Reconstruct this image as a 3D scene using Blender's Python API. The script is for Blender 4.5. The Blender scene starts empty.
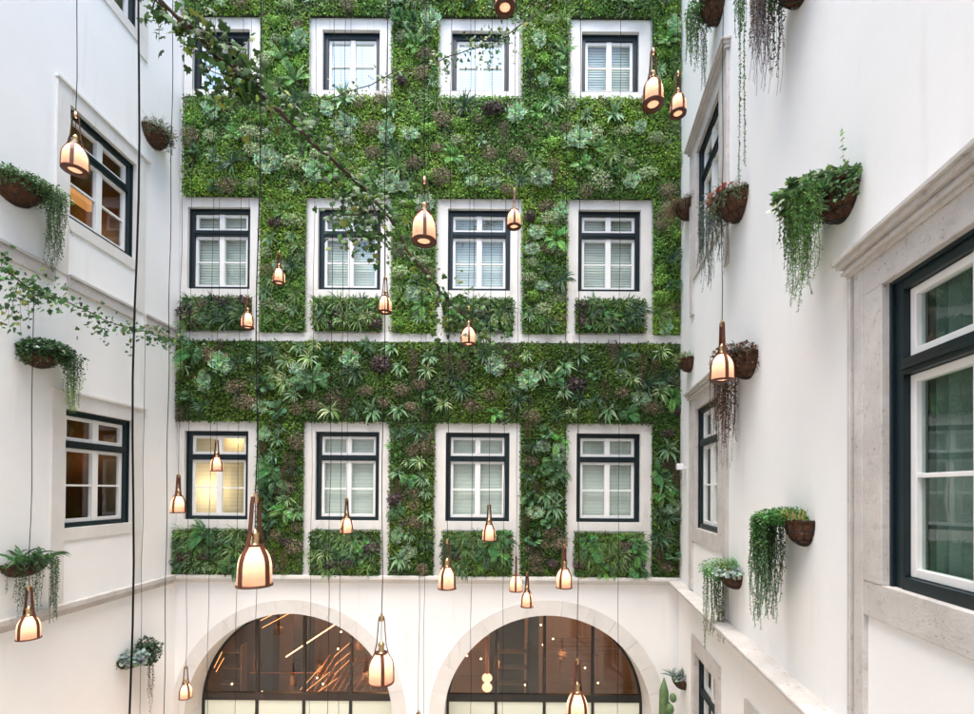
import bpy, math, random
import numpy as np
from mathutils import Vector, Matrix
random.seed(7); rng = np.random.default_rng(11)
S = bpy.context.scene; COL = S.collection
R = math.radians; PI = math.pi
# ------------------------------------------------------------------ camera
U = 0.019; D = 8.74; CZ = 6.25; F = 460.0
CX, CY = 487.0, 486.0
cam_d = bpy.data.cameras.new('camera'); cam = bpy.data.objects.new('camera', cam_d); COL.objects.link(cam)
cam_d.sensor_width = 36; cam_d.lens = 36 * F / 974; cam_d.shift_y = (CY - 357) / 974; cam_d.clip_end = 400; cam_d.clip_start = .05
CM = Matrix.Translation((0, 0, CZ)) @ Matrix.Rotation(R(90.5), 4, 'X') @ Matrix.Rotation(R(.4), 4, 'Z')
cam.matrix_world = CM; S.camera = cam
def ray(px, py): return CM.to_3x3() @ Vector(((px - CX) / F, (CY - py) / F, -1))
def at(px, py, Y):
    r = ray(px, py); return Vector((0, 0, CZ)) + r * (Y / r.y)
# ------------------------------------------------------------------ wall frames
class Fr:
    def __init__(s, o, t, n): s.o = Vector(o); s.t = Vector(t).normalized(); s.n = Vector(n).normalized()
    def P(s, a, h, d=0): return Vector((s.o.x + s.t.x * a + s.n.x * d, s.o.y + s.t.y * a + s.n.y * d, h))
    def hit(s, px, py):
        r = ray(px, py); c = Vector((0, 0, CZ)); k = (s.o - c).dot(s.n) / r.dot(s.n); p = c + r * k
        return (p - s.o).dot(s.t), p.z
BK = Fr((0, D, 0), (1, 0, 0), (0, -1, 0))
_l = Vector((4 / F, 1, 0)).normalized(); LF = Fr((-314 * D / F, 0, 0), _l, (_l.y, -_l.x, 0))
_r = Vector((88 / F, 1, 0)).normalized(); RT = Fr((104 * D / F, 0, 0), _r, (-_r.y, _r.x, 0))
def H(u): return CZ + u * U
# ------------------------------------------------------------------ object helpers
def props(o, label=None, cat=None, group=None, kind=None):
    if label: o['label'] = label
    if cat: o['category'] = cat
    if group: o['group'] = group
    if kind: o['kind'] = kind
    return o
def empty(name, loc, label, cat, group=None, rz=0):
    o = bpy.data.objects.new(name, None); COL.objects.link(o); o.location = loc; o.rotation_euler.z = rz; o.empty_display_size = .1
    return props(o, label, cat, group)
def link(name, me, mat, parent=None, local=False):
    o = bpy.data.objects.new(name, me); COL.objects.link(o)
    if mat is not None and len(me.materials) == 0: me.materials.append(mat)
    if parent is not None:
        o.parent = parent
        if not local:
            q = parent; m = Matrix.Identity(4)
            while q is not None:
                m = (Matrix.LocRotScale(q.location, q.rotation_euler, q.scale)) @ m if q.matrix_parent_inverse == Matrix.Identity(4) or q.parent is None else m
                q = q.parent
            o.matrix_parent_inverse = root_inv(parent)
    return o
def root_inv(p):
    top = p
    while top.parent is not None: top = top.parent
    if p is top: return Matrix.LocRotScale(top.location, top.rotation_euler, top.scale).inverted()
    return Matrix.Identity(4)
class MB:
    def __init__(s): s.v = []; s.f = []; s.sm = []
    def add(s, vs, fs, smooth=False):
        b = len(s.v); s.v += [tuple(v) for v in vs]
        for f in fs: s.f.append(tuple(i + b for i in f)); s.sm.append(smooth)
    def fbox(s, fr, a0, a1, h0, h1, d0, d1):
        vs = [fr.P(a, h, d) for a in (a0, a1) for h in (h0, h1) for d in (d0, d1)]
        s.add(vs, [(0, 1, 3, 2), (4, 6, 7, 5), (0, 4, 5, 1), (2, 3, 7, 6), (0, 2, 6, 4), (1, 5, 7, 3)])
    def quad(s, a, b, c, d): s.add([a, b, c, d], [(0, 1, 2, 3)])
    def lathe(s, prof, o=(0, 0, 0), seg=24, a0=0, a1=2 * PI, smooth=True):
        full = abs(a1 - a0 - 2 * PI) < 1e-6; n = seg if full else seg + 1
        vs = []; fs = []
        for (r, z) in prof:
            for i in range(n):
                a = a0 + (a1 - a0) * i / seg; vs.append((o[0] + r * math.cos(a), o[1] + r * math.sin(a), o[2] + z))
        for j in range(len(prof) - 1):
            for i in range(seg):
                k = (i + 1) % n; fs.append((j * n + i, j * n + k, (j + 1) * n + k, (j + 1) * n + i))
        s.add(vs, fs, smooth)
    def tube(s, pts, r, seg=6, cap=True):
        pts = [Vector(p) for p in pts]; n = len(pts); rs = r if isinstance(r, (list, tuple)) else [r] * n
        vs = []; fs = []
        for i, p in enumerate(pts):
            t = (pts[min(i + 1, n - 1)] - pts[max(i - 1, 0)]).normalized()
            x = t.orthogonal().normalized() if abs(t.z) < .9 else Vector((1, 0, 0)).cross(t).normalized(); y = t.cross(x)
            for k in range(seg):
                a = 2 * PI * k / seg; vs.append(p + (x * math.cos(a) + y * math.sin(a)) * rs[i])
        for i in range(n - 1):
            for k in range(seg):
                l = (k + 1) % seg; fs.append((i * seg + k, i * seg + l, (i + 1) * seg + l, (i + 1) * seg + k))
        if cap: fs.append(tuple(range(seg))); fs.append(tuple((n - 1) * seg + k for k in range(seg)))
        s.add(vs, fs, True)
    def mesh(s, name):
        me = bpy.data.meshes.new(name); me.from_pydata(s.v, [], s.f); me.polygons.foreach_set('use_smooth', s.sm); me.update(); return me
    def build(s, name, mat, parent=None, bevel=0, local=False):
        o = link(name, s.mesh(name), mat, parent, local)
        if bevel:
            m = o.modifiers.new('b', 'BEVEL'); m.width = bevel; m.segments = 2; m.limit_method = 'ANGLE'
        return o
# ------------------------------------------------------------------ materials
def mat(name):
    m = bpy.data.materials.new(name); m.use_nodes = True; nt = m.node_tree
    return m, nt, nt.nodes['Principled BSDF']
def pm(name, col, rough=.5, spec=.5, metal=0, emit=None, es=1, coat=0):
    m, nt, b = mat(name); b.inputs['Base Color'].default_value = (*col, 1); b.inputs['Roughness'].default_value = rough
    b.inputs['Metallic'].default_value = metal; b.inputs['Specular IOR Level'].default_value = spec
    if emit: b.inputs['Emission Color'].default_value = (*emit, 1); b.inputs['Emission Strength'].default_value = es
    return m
def noise_mat(name, c0, c1, scale=3, rough=.8, bump=.2, bscale=40, bdist=.004, pits=0, spec=.3, c2=None, streak=0):
    m, nt, b = mat(name); N = nt.nodes.new; L = nt.links.new
    tc = N('ShaderNodeTexCoord'); n1 = N('ShaderNodeTexNoise'); n1.inputs['Scale'].default_value = scale; n1.inputs['Detail'].default_value = 8; n1.inputs['Roughness'].default_value = .65
    L(tc.outputs['Object'], n1.inputs['Vector'])
    rp = N('ShaderNodeValToRGB'); rp.color_ramp.elements[0].position = .3; rp.color_ramp.elements[1].position = .7
    rp.color_ramp.elements[0].color = (*c0, 1); rp.color_ramp.elements[1].color = (*c1, 1); L(n1.outputs['Fac'], rp.inputs['Fac'])
    out = rp.outputs['Color']
    if c2:
        n3 = N('ShaderNodeTexNoise'); n3.inputs['Scale'].default_value = scale * 5; n3.inputs['Detail'].default_value = 6
        mp = N('ShaderNodeMapping'); mp.inputs['Scale'].default_value = (1, 1, .12 if streak else 1); L(tc.outputs['Object'], mp.inputs['Vector']); L(mp.outputs['Vector'], n3.inputs['Vector'])
        r3 = N('ShaderNodeValToRGB'); r3.color_ramp.elements[0].position = .6; r3.color_ramp.elements[1].position = .8
        r3.color_ramp.elements[0].color = (0, 0, 0, 1); r3.color_ramp.elements[1].color = (1, 1, 1, 1); L(n3.outputs['Fac'], r3.inputs['Fac'])
        mx = N('ShaderNodeMix'); mx.data_type = 'RGBA'; L(r3.outputs['Color'], mx.inputs['Factor']); L(out, mx.inputs['A']); mx.inputs['B'].default_value = (*c2, 1); out = mx.outputs['Result']
    n2 = N('ShaderNodeTexNoise'); n2.inputs['Scale'].default_value = bscale; n2.inputs['Detail'].default_value = 6; L(tc.outputs['Object'], n2.inputs['Vector'])
    hgt = n2.outputs['Fac']
    if pits:
        v = N('ShaderNodeTexNoise'); v.inputs['Scale'].default_value = 38; v.inputs['Detail'].default_value = 9; v.inputs['Roughness'].default_value = .75; L(tc.outputs['Object'], v.inputs['Vector'])
        r4 = N('ShaderNodeValToRGB'); r4.color_ramp.elements[0].position = .345; r4.color_ramp.elements[1].position = .39; L(v.outputs['Fac'], r4.inputs['Fac'])
        mx = N('ShaderNodeMix'); mx.data_type = 'RGBA'; mx.inputs['A'].default_value = (c0[0] * .62, c0[1] * .56, c0[2] * .5, 1); L(r4.outputs['Color'], mx.inputs['Factor']); L(out, mx.inputs['B']); out = mx.outputs['Result']
        ma = N('ShaderNodeMath'); ma.operation = 'ADD'; L(r4.outputs['Color'], ma.inputs[0]); L(hgt, ma.inputs[1]); hgt = ma.outputs[0]
    L(out, b.inputs['Base Color'])
    bp = N('ShaderNodeBump'); bp.inputs['Strength'].default_value = bump; bp.inputs['Distance'].default_value = bdist; L(hgt, bp.inputs['Height']); L(bp.outputs['Normal'], b.inputs['Normal'])
    b.inputs['Roughness'].default_value = rough; b.inputs['Specular IOR Level'].default_value = spec
    return m
M = {}
M['plaster'] = noise_mat('plaster', (.80, .79, .77), (.84, .83, .815), .8, .85, .25, 14, .006, spec=.2, c2=(.735, .72, .69), streak=1)
M['stone'] = noise_mat('stone', (.44, .405, .375), (.60, .57, .54), 2.6, .8, .8, 60, .006, pits=1, c2=(.36, .315, .28))
M['stone_far'] = noise_mat('pale_stone', (.62, .59, .55), (.72, .70, .67), 1.6, .8, .4, 50, .004, c2=(.52, .48, .43), streak=1)
M['frame'] = noise_mat('dark_paint', (.005, .0125, .0155), (.008, .018, .022), 4, .35, .15, 90, .001, spec=.35)
M['sash'] = noise_mat('white_paint', (.74, .735, .71), (.80, .795, .775), 5, .35, .08, 60, .001, spec=.5)
M['floor'] = noise_mat('floor_stone', (.42, .38, .33), (.52, .48, .42), 1.5, .6, .2, 30)
M['brown'] = noise_mat('brown_panel', (.095, .042, .017), (.17, .08, .032), 2, .45, .1, 20)
M['dkbrown'] = noise_mat('dark_panel', (.028, .016, .010), (.05, .028, .016), 2, .4, .1, 20)
M['steel'] = pm('black_steel', (.012, .011, .010), .35)
M['copper'] = pm('copper', (.55, .22, .11), .25, metal=1)
M['brass'] = pm('brass', (.6, .42, .22), .3, metal=1)
M['cord'] = pm('cord', (.006, .006, .006), .8, .15)
M['leather'] = noise_mat('leather', (.065, .022, .012), (.11, .038, .02), 20, .42, .3, 120, .001)
M['bulbglow'] = pm('bulbglow', (1, .8, .5), emit=(1, .55, .22), es=5)
M['ledglow'] = pm('ledglow', (1, .7, .4), emit=(1, .47, .17), es=1.9)
M['warmglow'] = pm('warmglow', (1, .6, .3), emit=(1, .42, .12), es=.12)
M['soil'] = noise_mat('dark_moss', (.02, .028, .012), (.045, .06, .02), 12, .9, .8, 60, .02)
M['white_plastic'] = pm('white_plastic', (.75, .75, .74), .4)
def bark():
    return noise_mat('bark', (.05, .032, .02), (.10, .07, .045), 14, .85, .9, 60, .006)
M['bark'] = bark()
def coco():
    m = noise_mat('coconut_liner', (.055, .026, .015), (.12, .062, .036), 18, .9, 1, 70, .012, spec=.1); return m
M['coco'] = coco()
def glass(name, tint, refl=1.6, add=.04):
    m = bpy.data.materials.new(name); m.use_nodes = True; nt = m.node_tree; nt.nodes.clear(); N = nt.nodes.new; L = nt.links.new
    o = N('ShaderNodeOutputMaterial'); mx = N('ShaderNodeMixShader'); t = N('ShaderNodeBsdfTransparent'); g = N('ShaderNodeBsdfGlossy')
    t.inputs['Color'].default_value = (*tint, 1); g.inputs['Roughness'].default_value = .01; g.inputs['Color'].default_value = (.95, 1, .98, 1)
    ge = N('ShaderNodeNewGeometry'); dt = N('ShaderNodeVectorMath'); dt.operation = 'DOT_PRODUCT'; L(ge.outputs['Normal'], dt.inputs[0]); L(ge.outputs['Incoming'], dt.inputs[1])
    ab = N('ShaderNodeMath'); ab.operation = 'ABSOLUTE'; L(dt.outputs['Value'], ab.inputs[0]); om = N('ShaderNodeMath'); om.operation = 'SUBTRACT'; om.inputs[0].default_value = 1; L(ab.outputs[0], om.inputs[1])
    pw = N('ShaderNodeMath'); pw.operation = 'POWER'; L(om.outputs[0], pw.inputs[0]); pw.inputs[1].default_value = 4; f = N('ShaderNodeMath'); f.operation = 'MULTIPLY_ADD'; L(pw.outputs[0], f.inputs[0]); f.inputs[1].default_value = .9; f.inputs[2].default_value = .05
    ma = N('ShaderNodeMath'); ma.operation = 'MULTIPLY_ADD'; ma.use_clamp = True
    L(f.outputs[0], ma.inputs[0]); ma.inputs[1].default_value = refl; ma.inputs[2].default_value = add; L(ma.outputs[0], mx.inputs['Fac']); L(t.outputs[0], mx.inputs[1]); L(g.outputs[0], mx.inputs[2]); L(mx.outputs[0], o.inputs['Surface'])
    tc = N('ShaderNodeTexCoord'); n = N('ShaderNodeTexNoise'); n.inputs['Scale'].default_value = 1.6; L(tc.outputs['Object'], n.inputs['Vector'])
    bp = N('ShaderNodeBump'); bp.inputs['Strength'].default_value = .12; bp.inputs['Distance'].default_value = .01; L(n.outputs['Fac'], bp.inputs['Height']); L(bp.outputs['Normal'], g.inputs['Normal'])
    return m
M['glass'] = glass('window_glass', (.90, .97, .93), 1.3, .03); M['glass_clear'] = glass('clear_glass', (.93, .93, .9), 1.2, .01)
M['glass_sky'] = glass('mirror_glass', (.85, .93, .92), 3.2, .45)
M['glass_green'] = glass('green_glass', (.78, .92, .86), 1.2, .02)
def blind(name, col, tr=0.0):
    m, nt, b = mat(name); N = nt.nodes.new; L = nt.links.new
    tc = N('ShaderNodeTexCoord'); w = N('ShaderNodeTexWave'); w.wave_type = 'BANDS'; w.bands_direction = 'Z'; w.inputs['Scale'].default_value = 4.2; L(tc.outputs['Object'], w.inputs['Vector'])
    rp = N('ShaderNodeValToRGB'); rp.color_ramp.elements[0].position = .0; rp.color_ramp.elements[1].position = .35
    rp.color_ramp.elements[0].color = (col[0] * .88, col[1] * .88, col[2] * .88, 1); rp.color_ramp.elements[1].color = (*col, 1); L(w.outputs['Fac'], rp.inputs['Fac']); L(rp.outputs[0], b.inputs['Base Color'])
    b.inputs['Roughness'].default_value = .6
    if tr:
        t = N('ShaderNodeBsdfTranslucent'); L(rp.outputs[0], t.inputs['Color']); mx = N('ShaderNodeMixShader'); mx.inputs[0].default_value = tr
        L(b.outputs[0], mx.inputs[1]); L(t.outputs[0], mx.inputs[2]); L(mx.outputs[0], nt.nodes['Material Output'].inputs['Surface'])
    return m
M['blind'] = blind('venetian_blind', (.68, .69, .65)); M['blind_warm'] = blind('thin_blind', (.62, .58, .48), .6)
M['blind_white'] = blind('white_blind', (.8, .82, .82)); M['curtain'] = noise_mat('green_curtain', (.14, .17, .152), (.22, .255, .235), 3, .8, .3, 30)
M['frost'] = pm('frosted_film', (.60, .62, .52), .5, emit=(.9, .85, .62), es=.04)  # faint emission puts the lit look into the film, which is no lamp
def opal():
    m = bpy.data.materials.new('opal_glass'); m.use_nodes = True; nt = m.node_tree; nt.nodes.clear(); N = nt.nodes.new; L = nt.links.new
    o = N('ShaderNodeOutputMaterial'); t = N('ShaderNodeBsdfTranslucent'); d = N('ShaderNodeBsdfPrincipled'); mx = N('ShaderNodeMixShader')
    t.inputs['Color'].default_value = (.85, .59, .47, 1); d.inputs['Base Color'].default_value = (.38, .245, .18, 1); d.inputs['Roughness'].default_value = .12
    mx.inputs[0].default_value = .6; L(d.outputs[0], mx.inputs[1]); L(t.outputs[0], mx.inputs[2]); L(mx.outputs[0], o.inputs['Surface']); return m
M['opal'] = opal()
def leafmat(name, tr=.28, rough=.5, spec=.25):
    m, nt, b = mat(name); N = nt.nodes.new; L = nt.links.new
    a = N('ShaderNodeAttribute'); a.attribute_name = 'Col'; oi = N('ShaderNodeObjectInfo')
    hs = N('ShaderNodeHueSaturation'); mr = N('ShaderNodeMapRange'); mr.inputs['To Min'].default_value = .8; mr.inputs['To Max'].default_value = 1.2
    L(oi.outputs['Random'], mr.inputs['Value']); L(mr.outputs[0], hs.inputs['Value']); L(a.outputs['Color'], hs.inputs['Color'])
    L(hs.outputs[0], b.inputs['Base Color']); b.inputs['Roughness'].default_value = rough; b.inputs['Specular IOR Level'].default_value = spec
    t = N('ShaderNodeBsdfTranslucent'); L(hs.outputs[0], t.inputs['Color']); mx = N('ShaderNodeMixShader'); mx.inputs[0].default_value = tr
    L(b.outputs[0], mx.inputs[1]); L(t.outputs[0], mx.inputs[2]); L(mx.outputs[0], nt.nodes['Material Output'].inputs['Surface']); return m
M['leaf'] = leafmat('leaf')
# ------------------------------------------------------------------ leaf engine
T_DIA = (np.array([[0, 0, 0], [-.33, .45, .06], [0, 1, -.05], [.33, .45, .06]]), np.array([[0, 2, 1], [0, 3, 2]]))
T_LAN = (np.array([[0, 0, 0], [-.16, .4, .05], [0, 1, -.12], [.16, .4, .05]]), np.array([[0, 2, 1], [0, 3, 2]]))
T_NEE = (np.array([[0, 0, 0], [-.07, .4, .02], [0, 1, -.1], [.07, .4, .02]]), np.array([[0, 2, 1], [0, 3, 2]]))
_iv = [(0, 0), (-.28, -.12), (-.52, .15), (-.30, .36), (-.36, .66), (-.13, .62), (0, 1), (.13, .62), (.36, .66), (.30, .36), (.52, .15), (.28, -.12)]
T_IVY = (np.array([[0, .35, .05]] + [[x, y, -abs(x) * .25 - (y > .9) * .1] for x, y in _iv]), np.array([[0, 1 + (i + 1) % 12, 1 + i] for i in range(12)]))
_ov = [(math.sin(a) * .42, .5 - .5 * math.cos(a)) for a in [2 * PI * i / 8 for i in range(8)]]
T_OVL = (np.array([[0, .5, .06]] + [[x, y, 0] for x, y in _ov]), np.array([[0, 1 + i, 1 + (i + 1) % 8] for i in range(8)]))
def unit(a): return a / np.maximum(np.linalg.norm(a, axis=1, keepdims=True), 1e-9)
def leaves(P, dr, nr, size, col, T, wid=1.0):
    """-> verts, tris, cols"""
    P = np.asarray(P, float); n = len(P); dr = unit(np.asarray(dr, float)); nr = np.asarray(nr, float)
    sx = unit(np.cross(dr, nr)); nn = np.cross(sx, dr); tv, tf = T; k = len(tv); size = np.broadcast_to(size, (n,))[:, None, None]
    V = P[:, None, :] + size * (tv[None, :, 0:1] * wid * sx[:, None, :] + tv[None, :, 1:2] * dr[:, None, :] + tv[None, :, 2:3] * nn[:, None, :])
    Fc = tf[None] + (np.arange(n) * k)[:, None, None]; C = np.repeat(np.asarray(col, float)[:, None, :], k, 1)
    return V.reshape(-1, 3), Fc.reshape(-1, 3), C.reshape(-1, 3)
def join(parts):
    V = []; Fc = []; C = []; b = 0
    for v, f, c in parts: V.append(v); Fc.append(f + b); C.append(c); b += len(v)
    return np.concatenate(V), np.concatenate(Fc), np.concatenate(C)
def tri_mesh(name, V, Fc, C):
    me = bpy.data.meshes.new(name); me.vertices.add(len(V)); me.vertices.foreach_set('co', V.astype(np.float32).ravel())
    me.loops.add(len(Fc) * 3); me.loops.foreach_set('vertex_index', Fc.astype(np.int32).ravel()); me.polygons.add(len(Fc))
    me.polygons.foreach_set('loop_start', np.arange(0, len(Fc) * 3, 3, dtype=np.int32)); me.update(calc_edges=True)
    a = me.color_attributes.new('Col', 'FLOAT_COLOR', 'POINT'); a.data.foreach_set('color', np.concatenate([C, np.ones((len(C), 1))], 1).astype(np.float32).ravel())
    me.materials.append(M['leaf']); return me
TB = 1.75
def jit(base, n, s=.25, hue=.12):
    base = np.asarray(base, float); v = TB * np.exp(rng.normal(0, s, (n, 1))); return np.clip(base * v * (1 + rng.normal(0, hue, (n, 3))), .004, .9)
def strip(pts, wid, nrm, col):
    pts = np.asarray(pts); n = len(pts); t = np.gradient(pts, axis=0); sd = unit(np.cross(t, np.broadcast_to(nrm, pts.shape)) + 1e-6)
    w = np.asarray(wid)[:, None]; V = np.concatenate([pts - sd * w, pts + sd * w]); f = []
    for i in range(n - 1): f += [[i, i + 1, n + i + 1], [i, n + i + 1, n + i]]
    return V, np.array(f), np.repeat(np.asarray(col)[None], 2 * n, 0)
def arc(out, length, droop, n=6, o=(0, 0, 0)):
    """a frond from o, starting along out, bending down"""
    p = np.array(o, float); d = np.array(out, float); d /= np.linalg.norm(d); pts = [p.copy()]
    for i in range(n):
        d = d + np.array([0, 0, -droop / n * (.4 + 1.2 * i / n)]); d /= np.linalg.norm(d); p = p + d * length / n; pts.append(p.copy())
    return np.array(pts)
OUT = np.array([0, -1, 0])      # tufts grow along -Y
# --- tuft kinds (local frame: X along the wall, -Y outward, Z up)
def rdir(sp=1.0, up=.25):
    a = random.uniform(0, 2 * PI); r = sp * math.sqrt(random.random()); return (r * math.cos(a), -1 * random.uniform(.35, .9), r * math.sin(a) + up)
def fern(L=.36, n=13, col=(.05, .11, .03), lw=.07):
    ps = []
    for i in range(n):
        l = L * random.uniform(.6, 1.1); pts = arc(rdir(1.5, .35), l, random.uniform(.9, 1.9), 7); c = jit(col, 1, .2)[0]
        ps.append(strip(pts, np.linspace(.004, .001, 8), OUT, c * .8))
        k = 15; tt = np.linspace(.12, .97, k); q = np.stack([np.interp(tt * 7, np.arange(8), pts[:, j]) for j in range(3)], 1); t = unit(np.gradient(q, axis=0))
        for sgn in (-1, 1):
            sd = unit(np.cross(t, np.broadcast_to(OUT + np.array([0, 0, .3]), t.shape)) * sgn + t * .45 + rng.normal(0, .08, t.shape)); sz = lw * np.sin(tt * PI * .85 + .4) * l / L
            ps.append(leaves(q, sd, np.broadcast_to(OUT, q.shape) + rng.normal(0, .2, q.shape), np.maximum(sz, .012), jit(c, k, .12), T_LAN, 1.3))
    return join(ps)
def blades(L=.34, n=38, col=(.09, .15, .05), w=.008, droop=1.8, sp=1.4, up=.45, edge=None):
    ps = []
    for i in range(n):
        pts = arc(rdir(sp, up), L * random.uniform(.55, 1.1), random.uniform(.6, 1.2) * droop, 6); c = jit(edge if edge is not None and random.random() < .35 else col, 1, .25)[0]
        ps.append(strip(pts, w * np.array([.6, 1, 1, .9, .7, .45, .05]), OUT, c))
    return join(ps)
def rosette(L=.22, n=26, col=(.13, .19, .15), T=T_LAN, wid=1.6, r0=.05):
    ps = []
    for i in range(n):
        a = random.uniform(0, 2 * PI); e = random.random() ** .7; d = np.array([math.cos(a) * (1.1 - .6 * e), -.3 - e, math.sin(a) * (1.1 - .6 * e) - .1]); o = np.array([math.cos(a) * r0, -.03 - .08 * e, math.sin(a) * r0])
        ps.append(leaves([o], [d], [OUT + rng.normal(0, .4, 3) + np.array([0, 0, .5])], L * random.uniform(.6, 1.1), jit(col, 1, .22), T, wid))
    return join(ps)
def cloud(rad=(.2, .12, .16), n=260, col=(.07, .10, .04), size=.045, T=T_DIA, wid=1, s=.3):
    v = unit(rng.normal(0, 1, (n, 3))) * (rng.random((n, 1)) ** .4) * np.array(rad); v[:, 1] = -np.abs(v[:, 1]) - .01
    nr = unit(v / np.array(rad)) + rng.normal(0, .5, (n, 3)) + np.array([0, -.5, .3]); dr = rng.normal(0, 1, (n, 3)) + v * 4 + np.array([0, 0, -.3])
    return leaves(v, dr, nr, size * rng.uniform(.6, 1.3, n), jit(col, n, s), T, wid)
def drape(L=.5, n=16, w=.1, col=(.05, .03, .022), size=.02):
    ps = []
    for i in range(n):
        x = random.uniform(-w, w); l = L * random.uniform(.5, 1.1); k = int(l / .012); z = -np.linspace(0, l, k); y = -.06 - .04 * np.sin(np.linspace(0, 3, k)) - random.uniform(0, .05)
        P = np.stack([x + rng.normal(0, .006, k), y + rng.normal(0, .006, k), z], 1); dr = rng.normal(0, 1, (k, 3)) + np.array([0, -.5, -1.2])
        ps.append(leaves(P, dr, rng.normal(0, 1, (k, 3)) + OUT * 1.5, size * rng.uniform(.6, 1.3, k), jit(col, k, .3), T_LAN, 1.8))
    return join(ps)
def spiny(L=.21, n=70, col=(.10, .145, .085)):
    ps = [];
    for i in range(n):
        d = np.array(rdir(1.3, .1)); c = jit(col, 1, .2)[0]; pts = arc(d, L * random.uniform(.6, 1.1), .7, 4); t = unit(np.gradient(pts, axis=0))
        for sgn in (-1, 1):
            sd = np.cross(t, np.broadcast_to(OUT, t.shape)) * sgn + t * .7; ps.append(leaves(pts[1:], sd[1:], np.broadcast_to(OUT, (4, 3)) + rng.normal(0, .3, (4, 3)), .055 * rng.uniform(.6, 1.2, 4), jit(c, 4, .15), T_LAN, 1.6))
    return join(ps)
TUFT = {}
def mk(kind, fn, n):
    TUFT[kind] = [tri_mesh(kind, *fn()) for _ in range(n)]
mk('fern_tuft', lambda: fern(), 3)
mk('dark_fern_tuft', lambda: fern(.4, 15, (.034, .075, .03), .085), 3)
mk('grey_green_tuft', lambda: spiny(), 3)
mk('silver_tuft', lambda: spiny(.19, 60, (.115, .16, .105)), 2)
mk('broad_leaf_tuft', lambda: rosette(.15, 34, (.075, .15, .07), T_OVL, .8), 3)
mk('lance_leaf_tuft', lambda: blades(.27, 30, (.115, .185, .10), .017, 1.5), 3)
mk('purple_foliage', lambda: cloud((.19, .11, .16), 340, (.055, .04, .038), .04, T_OVL, 1), 2)
mk('brown_foliage', lambda: cloud((.2, .12, .16), 380, (.13, .105, .07), .035, T_LAN, 1.5), 3)
mk('pale_foliage', lambda: cloud((.2, .12, .16), 340, (.21, .26, .14), .042, T_DIA, 1), 2)
mk('grass_tuft', lambda: blades(), 3)
mk('striped_grass_tuft', lambda: blades(.26, 40, (.12, .19, .07), .008, 1.6, edge=(.38, .42, .26)), 2)
mk('dark_blade_tuft', lambda: blades(.32, 34, (.04, .075, .04), .012, 1.5), 3)
mk('hanging_fronds', lambda: drape(), 3)
mk('bright_foliage', lambda: cloud((.16, .1, .13), 260, (.11, .21, .035), .045), 2)
TB = 1.25
TREE_R = {'fern_tuft': .3, 'dark_fern_tuft': .32, 'grey_green_tuft': .25, 'silver_tuft': .22}
def noise2(x, y, s, ph):
    return (np.sin(x * s + ph) * np.cos(y * s * 1.3 + ph * 2.1) + .6 * np.sin(x * s * 2.3 - y * s * 1.7 + ph * 3) + .4 * np.sin(x * s * 4.1 + y * s * 3.7 + ph)) / 2
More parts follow.
